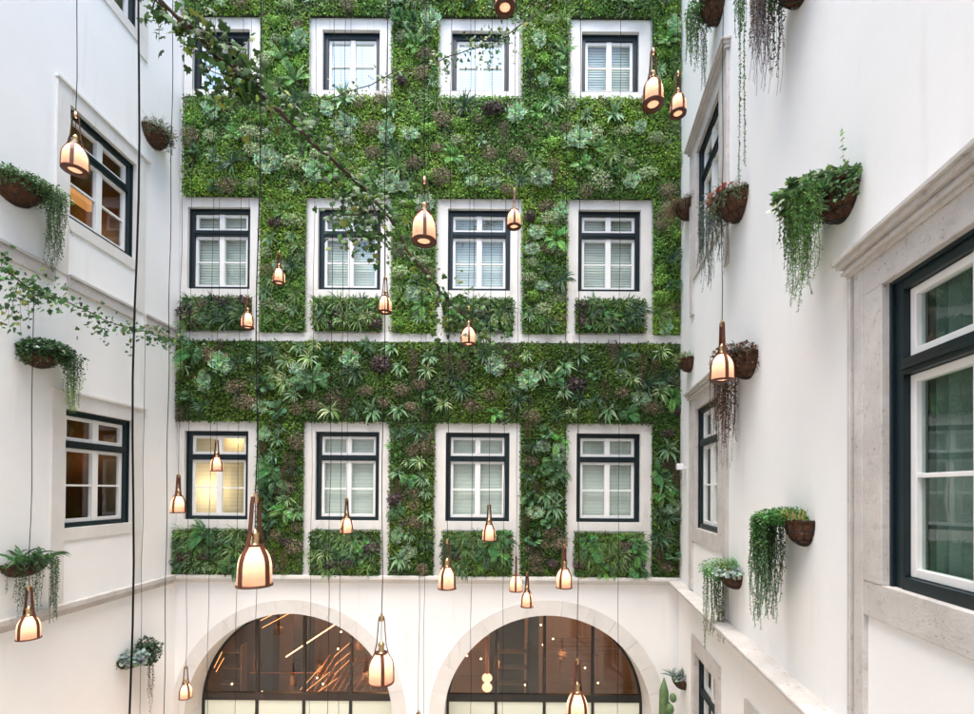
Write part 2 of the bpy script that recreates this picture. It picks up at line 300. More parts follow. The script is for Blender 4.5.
def green_panel(label, u0, u1, h0, h1, tufts, mix, density=3000, group='planted panels of the living wall', bright=1.0, box=False):
    """a planted panel on the back wall; u and h in facade units"""
    x0, x1, z0, z1 = u0 * U, u1 * U, H(h0), H(h1); A = (x1 - x0) * (z1 - z0); n = int(A * density)
    root = empty('vertical_garden', ((x0 + x1) / 2, D, z0), label, 'living wall', group)
    b = MB(); b.fbox(BK, x0 + .02, x1 - .02, z0 + .02, z1 - .02, .004, .07 if not box else .10); b.build('planting_bed', M['soil'], root)
    x = rng.uniform(x0, x1, n); z = rng.uniform(z0, z1, n)
    edge = np.minimum(np.minimum(x - x0, x1 - x), np.minimum(z - z0, z1 - z)); e = np.clip(edge / .1, 0, 1)
    off = (.07 if not box else .105) + .05 * noise2(x, z, 2.6, 1.7) * e + rng.uniform(0, .05, n) * (.4 + .6 * e)
    P = np.stack([x + rng.normal(0, .012, n), D - np.maximum(off, .03), z + rng.normal(0, .012, n)], 1)
    nr = np.stack([rng.normal(0, .6, n), -np.ones(n), rng.normal(.35, .6, n)], 1); dr = np.stack([rng.normal(0, 1, n), rng.normal(-.35, .4, n), rng.normal(-.4, .9, n)], 1)
    k = noise2(x, z, 1.3, 4.2)[:, None]; k2 = noise2(x, z, 3.1, .4)[:, None]
    base = np.where(k + rng.normal(0, .3, (n, 1)) > .1, np.array([[.205, .35, .045]]), np.array([[.11, .235, .045]])); base = np.where(k2 + rng.normal(0, .25, (n, 1)) > .62, np.array([[.17, .25, .11]]), base)
    base = np.where((noise2(x * 1.7 + 3, z * 1.1, 4.3, 5.1)[:, None] + rng.normal(0, .25, (n, 1))) > .85, np.array([[.16, .13, .07]]), base)
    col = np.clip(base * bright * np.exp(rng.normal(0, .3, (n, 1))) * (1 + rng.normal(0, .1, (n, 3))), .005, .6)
    link('leaf_carpet', tri_mesh('leaf_carpet', *leaves(P, dr, nr, rng.uniform(.028, .055, n), col, T_DIA, 1.15)), None, root)
    pts = []; tries = 0
    md = math.sqrt(A / max(tufts, 1)) * .66
    while len(pts) < tufts and tries < 6000:
        tries += 1; m = .1; px = random.uniform(x0 + m, x1 - m); pz = random.uniform(z0 + .12, z1 - .08)
        if all((px - a) ** 2 + (pz - c) ** 2 > md * md for a, c in pts): pts.append((px, pz))
    kinds = [k for k, w in mix]; ws = [w for k, w in mix]
    for (px, pz) in pts:
        q = .5 + .5 * float(noise2(np.array(px), np.array(pz), 1.9, 2.2)); kd = random.choices(kinds, [w * (.15 + math.exp(-((i + .5) / len(kinds) - q) ** 2 * 9)) for i, w in enumerate(ws)])[0]
        ms = random.choice(TUFT[kd]); o = bpy.data.objects.new(kd, ms); COL.objects.link(o); o.parent = root
        s = random.uniform(.55, .9) if box else random.uniform(.6, 1.0 if x1 - x0 < 2 else 1.15); o.location = (px - root.location.x, -random.uniform(.07, .12), pz - root.location.z + (.12 if kd == 'hanging_fronds' else 0)); o.scale = (s * random.choice((-1, 1)) * random.uniform(.8, 1.25), s, s * random.uniform(.8, 1.2))
        o.rotation_euler.y = random.uniform(-.25, .25) if kd != 'hanging_fronds' else 0
    return root
MIX_A = [('grey_green_tuft', 5), ('silver_tuft', .9), ('fern_tuft', 1.5), ('brown_foliage', 2), ('lance_leaf_tuft', 2), ('pale_foliage', 1.6), ('purple_foliage', .35), ('bright_foliage', 1.5), ('grass_tuft', 1.5), ('dark_blade_tuft', 1), ('hanging_fronds', .8), ('broad_leaf_tuft', 2)]
MIX_B = [('dark_fern_tuft', 2.5), ('grey_green_tuft', 1.5), ('lance_leaf_tuft', 3), ('purple_foliage', .9), ('brown_foliage', 3), ('hanging_fronds', 1.6), ('broad_leaf_tuft', 1.5), ('striped_grass_tuft', 1), ('dark_blade_tuft', 2), ('silver_tuft', .5), ('fern_tuft', 1.2)]
MIX_P = [('dark_fern_tuft', 2), ('dark_blade_tuft', 5), ('fern_tuft', 1.5), ('grass_tuft', 3), ('purple_foliage', 1), ('striped_grass_tuft', 1.2), ('brown_foliage', .6)]
# ------------------------------------------------------------------ walls
ZT = CZ + 10.8
def grid_wall(mb, fr, a0, a1, h0, h1, holes, d=0.0):
    A = sorted(set([a0, a1] + [v for o in holes for v in o[:2] if a0 < v < a1])); Hh = sorted(set([h0, h1] + [v for o in holes for v in o[2:] if h0 < v < h1]))
    for i in range(len(A) - 1):
        for j in range(len(Hh) - 1):
            ca, ch = (A[i] + A[i + 1]) / 2, (Hh[j] + Hh[j + 1]) / 2
            if any(o[0] < ca < o[1] and o[2] < ch < o[3] for o in holes): continue
            mb.quad(fr.P(A[i], Hh[j], d), fr.P(A[i + 1], Hh[j], d), fr.P(A[i + 1], Hh[j + 1], d), fr.P(A[i], Hh[j + 1], d))
back = empty('courtyard_building', (0, D, 0), 'white rear facade with twelve windows set between panels of living wall above two arches', 'building')
left = empty('courtyard_building', (LF.P(3, 0)), 'white left hand facade with small wall planters and dark framed windows', 'building')
right = empty('courtyard_building', (RT.P(3, 0)), 'white right hand facade with large dark framed window in the foreground', 'building')
rear = empty('courtyard_wall', (-1, -7, 0), 'plain white wall closing the courtyard behind the viewpoint', 'wall')
CC = [-270.5, -139.7, -9.6, 121.1]
ROW = {3: (57.3, -31.5), 2: (282, 199.7), 1: (462.3, 401)}
WHW = {3: 31.9, 2: 31.4, 1: 28.8}
def leaf_frame(mb, fr, a0, a1, h0, h1, w, d0, d1, mh=(), mw=.028):
    mb.fbox(fr, a0, a0 + w, h0, h1, d0, d1); mb.fbox(fr, a1 - w, a1, h0, h1, d0, d1)
    mb.fbox(fr, a0 + w, a1 - w, h0, h0 + w * 1.1, d0, d1); mb.fbox(fr, a0 + w, a1 - w, h1 - w, h1, d0, d1)
    for m in mh: mb.fbox(fr, a0 + w, a1 - w, m - mw / 2, m + mw / 2, d0 + .006, d1 - .004)
def window(parent, fr, a0, a1, h0, h1, single=False, jw=.085, rec=.06, blindm='blind', glassm='glass', room=None, bevel=0, open_=False, blind_d=.07, small=False, label=None):
    df = -rec; top = .10 if not single else .125
    b = MB(); dd = df - .1
    b.fbox(fr, a0, a0 + jw, h0, h1, dd, df); b.fbox(fr, a1 - jw, a1, h0, h1, dd, df)
    b.fbox(fr, a0 + jw, a1 - jw, h1 - top * .8, h1, dd, df); b.fbox(fr, a0 + jw, a1 - jw, h0, h0 + jw * .8, dd, df + .012)
    # outer thin step of the frame
    s = .022; 
    b.fbox(fr, a0 - .004, a0 + s, h0 - .004, h1 + .004, df - .002, df + .02); b.fbox(fr, a1 - s, a1 + .004, h0 - .004, h1 + .004, df - .002, df + .02); b.fbox(fr, a0 + s, a1 - s, h1 - s, h1 + .004, df - .002, df + .02)
    ia0, ia1, ih0, ih1 = a0 + jw, a1 - jw, h0 + jw * .8, h1 - top * .8; am = (a0 + a1) / 2; w = .048; d0, d1 = df - .085, df - .035
    Hh = ih1 - ih0; sp = []
    if single: sp = [(ih0, ih1)]
    else:
        t0 = ih0 + Hh * .70; t1 = t0 + .10; sp = [(ih0, t0), (t1, ih1)]; b.fbox(fr, ia0, ia1, t0, t1, dd + .002, df + .008); b.fbox(fr, ia0, ia1, t0 + .03, t0 + .05, df + .008, df + .02)
    win = b.build('window', M['frame'], parent, bevel)
    if label: win['label'] = label
    g = MB()
    for k, (q0, q1) in enumerate(sp):
        for side in (0, 1):
            x0, x1 = (ia0, am) if side == 0 else (am, ia1); fr2 = fr; y0, y1 = x0 + .004, x1 - .002
            m = MB(); mh = [(q0 + q1) / 2] if k == 0 and not small else []
            if open_:
                ang = R(28 if side == 0 else 38); piv = fr.P(ia0 if side == 0 else ia1, 0, d0)
                tt = fr.t * math.cos(ang) * (1 if side == 0 else -1) - fr.n * math.sin(ang); nn = Vector((tt.y, -tt.x, 0)); nn = nn if nn.dot(fr.n) > 0 else -nn
                fr2 = Fr(piv, tt, nn); y0, y1 = 0, (x1 - x0) - .004; leaf_frame(m, fr2, y0, y1, q0 + .003, q1 - .003, w, 0, .045, mh)
                g.quad(fr2.P(y0 + w, q0 + w, .02), fr2.P(y1 - w, q0 + w, .02), fr2.P(y1 - w, q1 - w, .02), fr2.P(y0 + w, q1 - w, .02))
            else:
                leaf_frame(m, fr, y0, y1, q0 + .003, q1 - .003, w, d0, d1, mh)
                if side == 1: m.fbox(fr, am - .05, am + .05, q0 + .004, q1 - .004, d1 - .004, d1 + .012)
                g.quad(fr.P(x0 + w, q0 + w, d0 + .02), fr.P(x1 - w, q0 + w, d0 + .02), fr.P(x1 - w, q1 - w, d0 + .02), fr.P(x0 + w, q1 - w, d0 + .02))
            m.build('sash', M['sash'], win, bevel)
    g.build('pane', M[glassm], win)
    if blindm:
        m = MB(); bd = dd - blind_d
        if blindm == 'curtain':
            n = 60; pr = [(ia0 + (ia1 - ia0) * i / n, bd - .03 * math.sin(i * 1.1) - .012 * math.sin(i * 2.7)) for i in range(n + 1)]
            for i in range(n): m.add([fr.P(pr[i][0], h0, pr[i][1]), fr.P(pr[i + 1][0], h0, pr[i + 1][1]), fr.P(pr[i + 1][0], h1, pr[i + 1][1]), fr.P(pr[i][0], h1, pr[i][1])], [(0, 1, 2, 3)], True)
            m.build('curtain', M['curtain'], win)
        else:
            n = int((h1 - h0) / .05)
            for i in range(n):
                z = h0 + (h1 - h0) * i / n; zz = (h1 - h0) / n
                m.quad(fr.P(a0, z + .001, bd + .006), fr.P(a1, z + .001, bd + .006), fr.P(a1, z + zz * 1.04, bd - .006), fr.P(a0, z + zz * 1.04, bd - .006))
            m.build('blind', M[blindm], win)
    # the room behind
    rm = MB(); dp = 2.4 if room else .8; x0, x1, z0, z1 = a0 - (.8 if room else .05), a1 + (.8 if room else .05), h0 - (.3 if room else .05), h1 + (.5 if room else .05); e0 = dd - .001; e1 = dd - dp
    rm.quad(fr.P(x0, z0, e1), fr.P(x1, z0, e1), fr.P(x1, z1, e1), fr.P(x0, z1, e1))
    for q in ((x0, x0), (x1, x1)): rm.quad(fr.P(q[0], z0, e0), fr.P(q[0], z0, e1), fr.P(q[0], z1, e1), fr.P(q[0], z1, e0))
    rm.quad(fr.P(x0, z0, e0), fr.P(x1, z0, e0), fr.P(x1, z0, e1), fr.P(x0, z0, e1)); rm.quad(fr.P(x0, z1, e0), fr.P(x1, z1, e0), fr.P(x1, z1, e1), fr.P(x0, z1, e1))
    # inner face of the wall round the opening
    for (p0, p1, r0, r1) in ((x0, a0, z0, z1), (a1, x1, z0, z1), (a0, a1, z0, h0), (a0, a1, h1, z1)): rm.quad(fr.P(p0, r0, e0), fr.P(p1, r0, e0), fr.P(p1, r1, e0), fr.P(p0, r1, e0))
    rm.build('room_lining', M[room or 'dkbrown'], win)
    return win
def surround(parent, fr, a0, a1, h0, h1, wl, wr, wt, wb, leg_to=None, m='stone_far', d1=.022, legw=None, sillw=0, bevel=0):
    b = MB(); di = -.2; sj = .004
    b.fbox(fr, a0 - wl, a0, h0, h1, di, d1); b.fbox(fr, a1, a1 + wr, h0, h1, di, d1)
    b.fbox(fr, a0 - wl, a1 + wr, h1, h1 + wt, di, d1); 
    b.fbox(fr, a0 - wl, a1 + wr, h0 - wb, h0, di, d1 - .002)
    if leg_to is not None:
        lw = legw or wl * .75
        b.fbox(fr, a0 - wl, a0 - wl + lw, leg_to, h0 - wb, -.02, d1); b.fbox(fr, a1 + wr - lw, a1 + wr, leg_to, h0 - wb, -.02, d1)
    return b.build('stone_surround', M[m], parent, bevel)
bw = MB(); holes = []
for r in (1, 2, 3):
    for c in range(4):
        cc = CC[c] * U; hw = WHW[r] * U; h1, h0 = H(ROW[r][0]), H(ROW[r][1]); holes.append((cc - hw - .03, cc + hw + .03, h0 - .03, h1 + .03))
ARC = [(-196, 103.4, 115.5), (62, 103.4, 117)]   # centre u, inner radius, outer radius (facade units)
AZ = H(-228); 
for (cu, ri, ro) in ARC: holes.append(((cu - ri) * U, (cu + ri) * U, 0, AZ + ri * U))
XL = -310 * U - .02; XR = 192 * U + .05
grid_wall(bw, BK, XL, XR, 0, ZT, holes)
for (cu, ri, ro) in ARC:
    n = 48; c = cu * U; r = ri * U; zt = AZ + r
    for i in range(n):
        t0, t1 = PI * i / n, PI * (i + 1) / n; p0 = (c + r * math.cos(t0), AZ + r * math.sin(t0)); p1 = (c + r * math.cos(t1), AZ + r * math.sin(t1))
        bw.quad(BK.P(*p0), BK.P(*p1), BK.P(p1[0], zt), BK.P(p0[0], zt))
bw.build('wall', M['plaster'], back)
# string courses and ledges
def ledge(parent, fr, a0, a1, htop, thick, proj, m, name='ledge', prof=None):
    b = MB(); b.fbox(fr, a0, a1, htop - thick * .45, htop, -.01, proj); b.fbox(fr, a0, a1, htop - thick * .75, htop - thick * .45, -.01, proj * .72); b.fbox(fr, a0, a1, htop - thick, htop - thick * .75, -.01, proj * .4)
    return b.build(name, M[m], parent, .006)
ledge(back, BK, XL + .05, XR - .03, H(-85.3), .15, .14, 'stone_far')
b = MB(); b.fbox(BK, XL + .05, XR - .05, H(146.8), H(155.5), -.01, .055); b.build('string_course', M['stone_far'], back, .004)
for r in (3, 2, 1):
    for c in range(4):
        cc = CC[c] * U; hw = WHW[r] * U; h1, h0 = H(ROW[r][0]), H(ROW[r][1]); a0, a1 = cc - hw, cc + hw
        wl = (10.8 if r != 1 else 11.6) * U; wlL = wl if c else min(wl + .15, a0 - (XL + .03)); wt = {3: 9.6, 2: 9.5, 1: 10.5}[r] * U
        leg = {3: H(-85), 2: H(156), 1: None}[r]
        if c == 0 and r == 1: wlL = a0 - (XL + .03)
        surround(back, BK, a0, a1, h0, h1, wlL, wl, wt, (8.8 if r != 1 else 8.5) * U, leg, legw=.15)
        kw = dict(blindm='blind', glassm='glass')
        if r == 1: kw = dict(blindm='blind_white', glassm='glass_sky', single=True) if c < 3 else dict(blindm='blind', glassm='glass', single=True)
        if r == 3 and c == 0: kw = dict(blindm='blind_warm')
        if r == 1 and c == 0: kw.update(open_=True, blindm=None, glassm='glass_sky')
        lb = 'window with both white leaves open inwards' if (r == 1 and c == 0) else ('window with warm lamplight behind its blind' if (r == 3 and c == 0) else None)
        w = window(back, BK, a0, a1, h0, h1, label=lb, **kw)
        if r == 3 and c == 0:
            l = bpy.data.lights.new('room_lamp', 'POINT'); l.energy = 8; l.color = (1, .74, .44); l.shadow_soft_size = .08; lo = bpy.data.objects.new('room_lamp', l); COL.objects.link(lo); lo.location = BK.P(a0 + .35, h0 + .55, -.62)
            lo.parent = back; lo.matrix_parent_inverse = root_inv(back)
            l = bpy.data.lights.new('room_lamp', 'POINT'); l.energy = 3; l.color = (1, .68, .36); l.shadow_soft_size = .05; lo = bpy.data.objects.new('room_lamp', l); COL.objects.link(lo); lo.location = BK.P(a1 - .35, h1 - .12, -.45)
            lo.parent = back; lo.matrix_parent_inverse = root_inv(back)
# arches: stone ring with joints, steel screen, glass
SB = .52
for (cu, ri, ro) in ARC:
    c, r0, r1 = cu * U, ri * U, ro * U + .03; b = MB(); n = 13; sub = 5
    for k in range(n):
        g0 = PI * k / n + .0012; g1 = PI * (k + 1) / n - .0012; dd = .018 + random.uniform(-.003, .003)
        for i in range(sub):
            t0 = g0 + (g1 - g0) * i / sub; t1 = g0 + (g1 - g0) * (i + 1) / sub; vs = []
            for t in (t0, t1):
                for r in (r0 - .002, r1):
                    for d in (-.66, dd): vs.append(BK.P(c + r * math.cos(t), AZ + r * math.sin(t), d))
            fs = [(0, 1, 5, 4), (2, 6, 7, 3), (1, 3, 7, 5), (0, 4, 6, 2)]
            if i == 0: fs.append((0, 2, 3, 1))
            if i == sub - 1: fs.append((4, 5, 7, 6))
            b.add(vs, fs)
    for s in (-1, 1):
        for j in range(5):
            z0 = AZ * j / 5 + .003; z1 = AZ * (j + 1) / 5 - .003; q = sorted((c + s * (r0 - .002), c + s * r1)); b.fbox(BK, q[0], q[1], z0, z1, -.66, .018)
    b.build('stone_arch', M['stone_far'], back)
    # steel screen at the back of the reveal
    s = MB(); n = 40; ra, rb = r0 - .055, r0 + .03
    for i in range(n):
        t0, t1 = PI * i / n, PI * (i + 1) / n; vs = []
        for t in (t0, t1):
            for r in (ra, rb):
                for d in (-SB - .05, -SB): vs.append(BK.P(c + r * math.cos(t), AZ + r * math.sin(t), d))
        s.add(vs, [(0, 1, 5, 4), (2, 6, 7, 3), (1, 3, 7, 5), (0, 4, 6, 2)])
    for sg in (-1, 1): q = sorted((c + sg * ra, c + sg * rb)); s.fbox(BK, q[0], q[1], 0, AZ, -SB - .05, -SB)
    zb = H(-219.5); s.fbox(BK, c - r0 + .03, c + r0 - .03, zb - .075, zb + .075, -SB - .055, -SB + .012)
    mul = [-.97, 0, .97] if cu > 0 else [-.86, .08, 1.02]
    for m in mul:
        zt = AZ + math.sqrt(ra * ra - m * m); s.fbox(BK, c + m - .03, c + m + .03, 0, zt, -SB - .045, -SB + .006)
    scr = s.build('arched_window', M['steel'], back)
    g = MB(); ring = [BK.P(c + (ra + .01) * math.cos(PI * i / n), AZ + (ra + .01) * math.sin(PI * i / n), -SB - .025) for i in range(n + 1)] + [BK.P(c - ra, zb, -SB - .025), BK.P(c + ra, zb, -SB - .025)]
    g.add(ring, [tuple(range(len(ring)))]); g.build('pane', M['glass_clear'], scr)
    g = MB(); g.fbox(BK, c - ra, c + ra, 0, zb - .05, -SB - .03, -SB - .02); g.build('frosted_pane', M['frost'], scr)
# ------------------------------------------------------------------ bar interior seen through the arches
bar = empty('bar_interior', (-1.2, D + 3, 0), 'dim brown panelled bar room glimpsed through the two arched windows', 'room')
b = MB(); bx0, bx1, by0, by1, bz = -6.6, 4.6, D + .7, D + 5.6, H(-84)
b.quad(Vector((bx0, by1, 0)), Vector((bx1, by1, 0)), Vector((bx1, by1, bz)), Vector((bx0, by1, bz)))
b.quad(Vector((bx0, by0, bz)), Vector((bx1, by0, bz)), Vector((bx1, by1, bz)), Vector((bx0, by1, bz)))
b.quad(Vector((bx0, by0, 0)), Vector((bx0, by1, 0)), Vector((bx0, by1, bz)), Vector((bx0, by0, bz))); b.quad(Vector((bx1, by0, 0)), Vector((bx1, by1, 0)), Vector((bx1, by1, bz)), Vector((bx1, by0, bz)))
b.build('wall', M['brown'], bar)
def pbar(mb, p0, p1, Y, w, dep=.05):
    a = at(*p0, Y); c = at(*p1, Y); mb.tube([a, c], w, 4)
b = MB()
for (x0, x1, y0, y1, Y) in ((296, 312, 606, 720, D + 2.6), (528, 538, 606, 720, D + 2.2), (258, 276, 645, 720, D + 3), (489, 524, 606, 720, D + 3.2), (212, 228, 625, 720, D + 3.4)):
    p = at(x0, y1, Y); q = at(x1, y0, Y); b.fbox(Fr((0, Y, 0), (1, 0, 0), (0, -1, 0)), p.x, q.x, 0, bz - .01, -.2, .2)
b.build('pillar', M['dkbrown'], bar)
p = MB(); mY = D + 4.9; MF = Fr((0, mY, 0), (1, 0, 0), (0, -1, 0))
for (x0, x1, y0, y1) in ((552, 598, 655, 680), (560, 590, 661, 674), (604, 640, 655, 680), (552, 598, 612, 640), (604, 640, 618, 640), (208, 250, 640, 668), (452, 480, 650, 676)):
    a = at(x0, y1, mY); c = at(x1, y0, mY)
    for q in ((a.x, c.x, a.z, a.z + .05), (a.x, c.x, c.z - .05, c.z), (a.x, a.x + .05, a.z, c.z), (c.x - .05, c.x, a.z, c.z)): p.fbox(MF, *q, 0, .04)
for y in (644, 648, 652, 685, 690):
    a = at(550, y, mY); c = at(660, y, mY); p.fbox(MF, a.x, c.x + 1, a.z, a.z + .05, 0, .05)
p.fbox(MF, bx0, bx1, 0, bz - .01, -.03, 0)
p.build('wall_moulding', pm('bronze_panel', (.34, .17, .08), .4), bar)
b = MB()
for (p0, p1, Y) in (((286, 657), (345, 618), D + 2.1),): pbar(b, p0, p1, Y, .014)
b.build('light_streak', M['ledglow'], bar)
b = MB()
for (p0, p1, Y) in (((262, 628), (292, 612), D + 2.4), ((258, 622), (280, 611), D + 2.4), ((300, 690), (322, 666), D + 2), ((305, 692), (330, 672), D + 2), ((334, 657), (352, 641), D + 2), ((335, 665), (352, 651), D + 2), ((334, 675), (353, 657), D + 2), ((318, 692), (338, 678), D + 2.1), ((214, 668), (222, 652), D + 1.2), ((214, 660), (224, 644), D + 1.2), ((216, 672), (224, 658), D + 1.2)): pbar(b, p0, p1, Y, .006)  # dim glowing bars; the leftmost draw warm reflections, the top pair a glow
b.build('light_streak', pm('dim_strip_reflection', (1, .6, .3), emit=(1, .34, .10), es=.6), bar)
b = MB()
for k in range(9): pbar(b, (306 + k * 6, 694), (330 + k * 6, 655), D + 2.3, .012)
for k in range(6): pbar(b, (352 + k * 8, 694), (366 + k * 8, 672), D + 2.3, .02)
pbar(b, (250, 673), (395, 673), D + 2.2, .02); pbar(b, (250, 692), (395, 692), D + 2.2, .02)
b.build('copper_rack', M['copper'], bar)
b = MB(); 
for (x, y) in ((258, 640), (317, 678), (323, 684), (341, 632), (467, 656), (481, 659), (543, 645), (525, 685), (598, 683), (541, 625), (553, 639), (452, 677), (640, 690), (585, 668), (338, 649), (232, 684), (262, 692), (215, 692)):
    a = at(x, y, D + 2); b.lathe([(.0001, .018), (.013, .012), (.018, 0), (.013, -.012), (.0001, -.018)], a, 10)
b.build('small_bulb', M['bulbglow'], bar)
def plight(loc, e, col=(1, .6, .28), r=.12, parent=None, name='lamp_light'):
    l = bpy.data.lights.new(name, 'POINT'); l.energy = e; l.color = col; l.shadow_soft_size = r; o = bpy.data.objects.new(name, l); COL.objects.link(o); o.location = loc
    if parent: o.parent = parent; o.matrix_parent_inverse = root_inv(parent)
    return o
for (x, y, z, e) in ((-4.6, D + 2, 3.6, 16), (-2.6, D + 3.6, 3.9, 13), (.6, D + 3.4, 3.9, 11), (2.4, D + 2.4, 3.8, 18)): plight((x, y, z), e, (1, .55, .22), .15, bar, 'ceiling_light')
# ------------------------------------------------------------------ left wing
ya = 1 / _l.y; L0, L1 = -7.1, D * ya + .02
LWa, LWb = .7345 * D * ya, .873 * D * ya
lh = {3: (58, -30.5), 2: (283, 199.5), 1: (463, 401)}
b = MB(); grid_wall(b, LF, L0, L1, 0, ZT, [(LWa - .03, LWb + .03, H(v[1]) - .03, H(v[0]) + .03) for v in lh.values()]); b.build('wall', M['plaster'], left)
for r, (t, bt) in lh.items():
    surround(left, LF, LWa, LWb, H(bt), H(t), .19, .21, .23, .17, {3: H(-86), 2: H(156), 1: H(392 - 8)}[r], m='stone_far', legw=.19)
    c = MB(); c.fbox(LF, LWa - .21, LWb + .29, H(t) + .225, H(t) + .255, -.01, .05); c.build('cap_moulding', M['stone_far'], left)
    window(left, LF, LWa, LWb, H(bt), H(t), blindm=None, room='brown', glassm='glass_clear', single=False)
    # things inside the room: lamp shade band, panelling
    k = MB(); e = -2.3; k.fbox(LF, LWa - .7, LWb + .7, H(bt) + .75, H(bt) + .80, e - .04, e); 
    for i in range(6): x = LWa - .5 + i * .4; k.fbox(LF, x, x + .05, H(bt) - .2, H(t) + .4, e - .04, e + .01)
    k.build('room_panelling', M['dkbrown'], left)
    plight(LF.P(LWb + .3, H(t) - .5, -1.5), 1.3 if r != 2 else 2, (1, .6, .3), .1, left, 'room_lamp')
k = MB(); k.fbox(LF, LWa + .62, LWa + 1.15, H(240), H(246), -.75, -.55); k.build('hanging_lampshade', M['warmglow'], left)
ledge(left, LF, L0, L1 - .12, H(-85.3), .165, .10, 'stone')
b = MB()
b.fbox(LF, L0, LWa - .2, H(147), H(155), -.01, .045); b.fbox(LF, L0, LWa - .2, H(155), H(157), -.01, .065); b.fbox(LF, LWa + .005, LWb - .005, H(147), H(155), -.01, .045); b.fbox(LF, LWa + .005, LWb - .005, H(155), H(157), -.01, .065); b.fbox(LF, LWb + .22, L1 - .06, H(147), H(155), -.01, .045); b.fbox(LF, LWb + .22, L1 - .06, H(155), H(157), -.01, .065)
b.build('string_course', M['stone'], left)
# ------------------------------------------------------------------ right wing
yr = 1 / _r.y
RW = [(.196 * D * yr, .3335 * D * yr), (.718 * D * yr, .852 * D * yr)]
rh = {3: (70, -31), 2: (291, 198)}; R0, R1 = -7.1, D * yr + .06
GW = [(.45 * D * yr, .585 * D * yr), (.728 * D * yr, .858 * D * yr)]
holes = [(a - .03, c + .03, H(v[1]) - .03, H(v[0]) + .03) for i, (a, c) in enumerate(RW) for r, v in rh.items() if not (i == 0 and r == 2)] + [(a - .03, c + .03, H(-245) - .03, H(-137) + .03) for a, c in GW]
b = MB(); grid_wall(b, RT, R0, R1, 0, ZT, holes); b.build('wall', M['plaster'], right)
for i, (a0, a1) in enumerate(RW):
    for r, (t, bt) in rh.items():
        if i == 0 and r == 2: continue
        t_, b_ = H(t), H(bt)
        # moulded stone surround
        s = MB(); wi, wo = .19 if i == 0 else .22, .40
        s.fbox(RT, a0 - wi, a0, b_, t_, -.2, .03); s.fbox(RT, a1, a1 + wi, b_, t_, -.2, .03); s.fbox(RT, a0 - wi, a1 + wi, t_, t_ + .19, -.2, .03); s.fbox(RT, a0 - wi, a1 + wi, b_ - .23, b_, -.2, .027)
        bot = H(-86) if r == 3 else H(156)
        for sg, e in ((-1, a0 - wi), (1, a1 + wi)):
            q = sorted((e, e + sg * .10)); s.fbox(RT, q[0], q[1], bot, t_ + .19, -.02, .034)
            q = sorted((e + sg * .10, e + sg * .125)); s.fbox(RT, q[0], q[1], bot, t_ + .19, -.02, .016)
            q = sorted((e + sg * .125, e + sg * .16)); s.fbox(RT, q[0], q[1], bot, t_ + .19, -.02, .045)
        s.build('stone_surround', M['stone'], right, .005)
        c = MB()
        for (y0, y1, dp, ex) in ((.19, .215, .05, .0), (.215, .24, .075, .02), (.24, .265, .06, .02), (.265, .30, .10, .035), (.30, .33, .125, .06)):
            c.fbox(RT, a0 - wi - .16 - ex, a1 + wi + .16 + ex, t_ + y0, t_ + y1, -.01, dp)
        c.build('cornice', M['stone'], right, .004)
        window(right, RT, a0, a1, b_, t_, blindm='curtain', glassm='glass_green' if i == 0 else 'glass', jw=.095, rec=.035, bevel=.004 if i == 0 else .002, blind_d=.05, small=False)
for (a0, a1) in GW:
    surround(right, RT, a0, a1, H(-245), H(-137), .17, .17, .24, .2, m='stone', d1=.03)
    window(right, RT, a0, a1, H(-245), H(-137), blindm='curtain', glassm='glass', rec=.07, small=False)
# weathered ledge
b = MB(); n = 220; ht = H(-87.5); pr = .225
for i in range(n):
    a = R0 + (R1 - .05 - R0) * i / n; c = R0 + (R1 - .05 - R0) * (i + 1) / n; 
    if i == 0: w0 = 0
    w1 = .006 * math.sin(i * .9) + random.uniform(-.007, .007)
    def pf(w): return [(-.01, ht), (pr - .008, ht - .004), (pr + w * .3, ht - .014), (pr - .004 + w * .3, ht - .05), (pr - .03, ht - .055), (pr - .045 + w, ht - .085 + w), (pr - .09 + w, ht - .10 + w * 1.5), (pr - .13, ht - .135), (-.01, ht - .15)]
    A, B = pf(w0), pf(w1); vs = [RT.P(a, h, d) for d, h in A] + [RT.P(c, h, d) for d, h in B]; k = len(A); b.add(vs, [(j, j + 1, k + j + 1, k + j) for j in range(k - 1)]); w0 = w1
b.build('ledge', M['stone'], right)
b = MB(); grid_wall(b, Fr((0, -7, 0), (1, 0, 0), (0, 1, 0)), -6.2, .8, 0, ZT - 1.2, []); b.build('wall', M['plaster'], rear)
b = MB(); b.quad(Vector((-60, -60, 0)), Vector((60, -60, 0)), Vector((60, 60, 0)), Vector((-60, 60, 0))); props(b.build('courtyard_floor', M['floor']), kind='structure')
# small white sensor on the far corner of the right wall
a_, h_ = RT.hit(686, 467); sn = empty('wall_sensor', RT.P(a_, h_, 0), 'small white sensor box on the corner where right wall meets the living wall', 'sensor')
b = MB(); b.fbox(RT, a_ - .06, a_ + .05, h_ - .05, h_ + .06, .05, .16); b.build('housing', M['white_plastic'], sn, .008)
b = MB(); b.fbox(RT, a_ - .02, a_ + .02, h_ - .03, h_ + .02, -.005, .052); b.build('bracket', M['white_plastic'], sn)
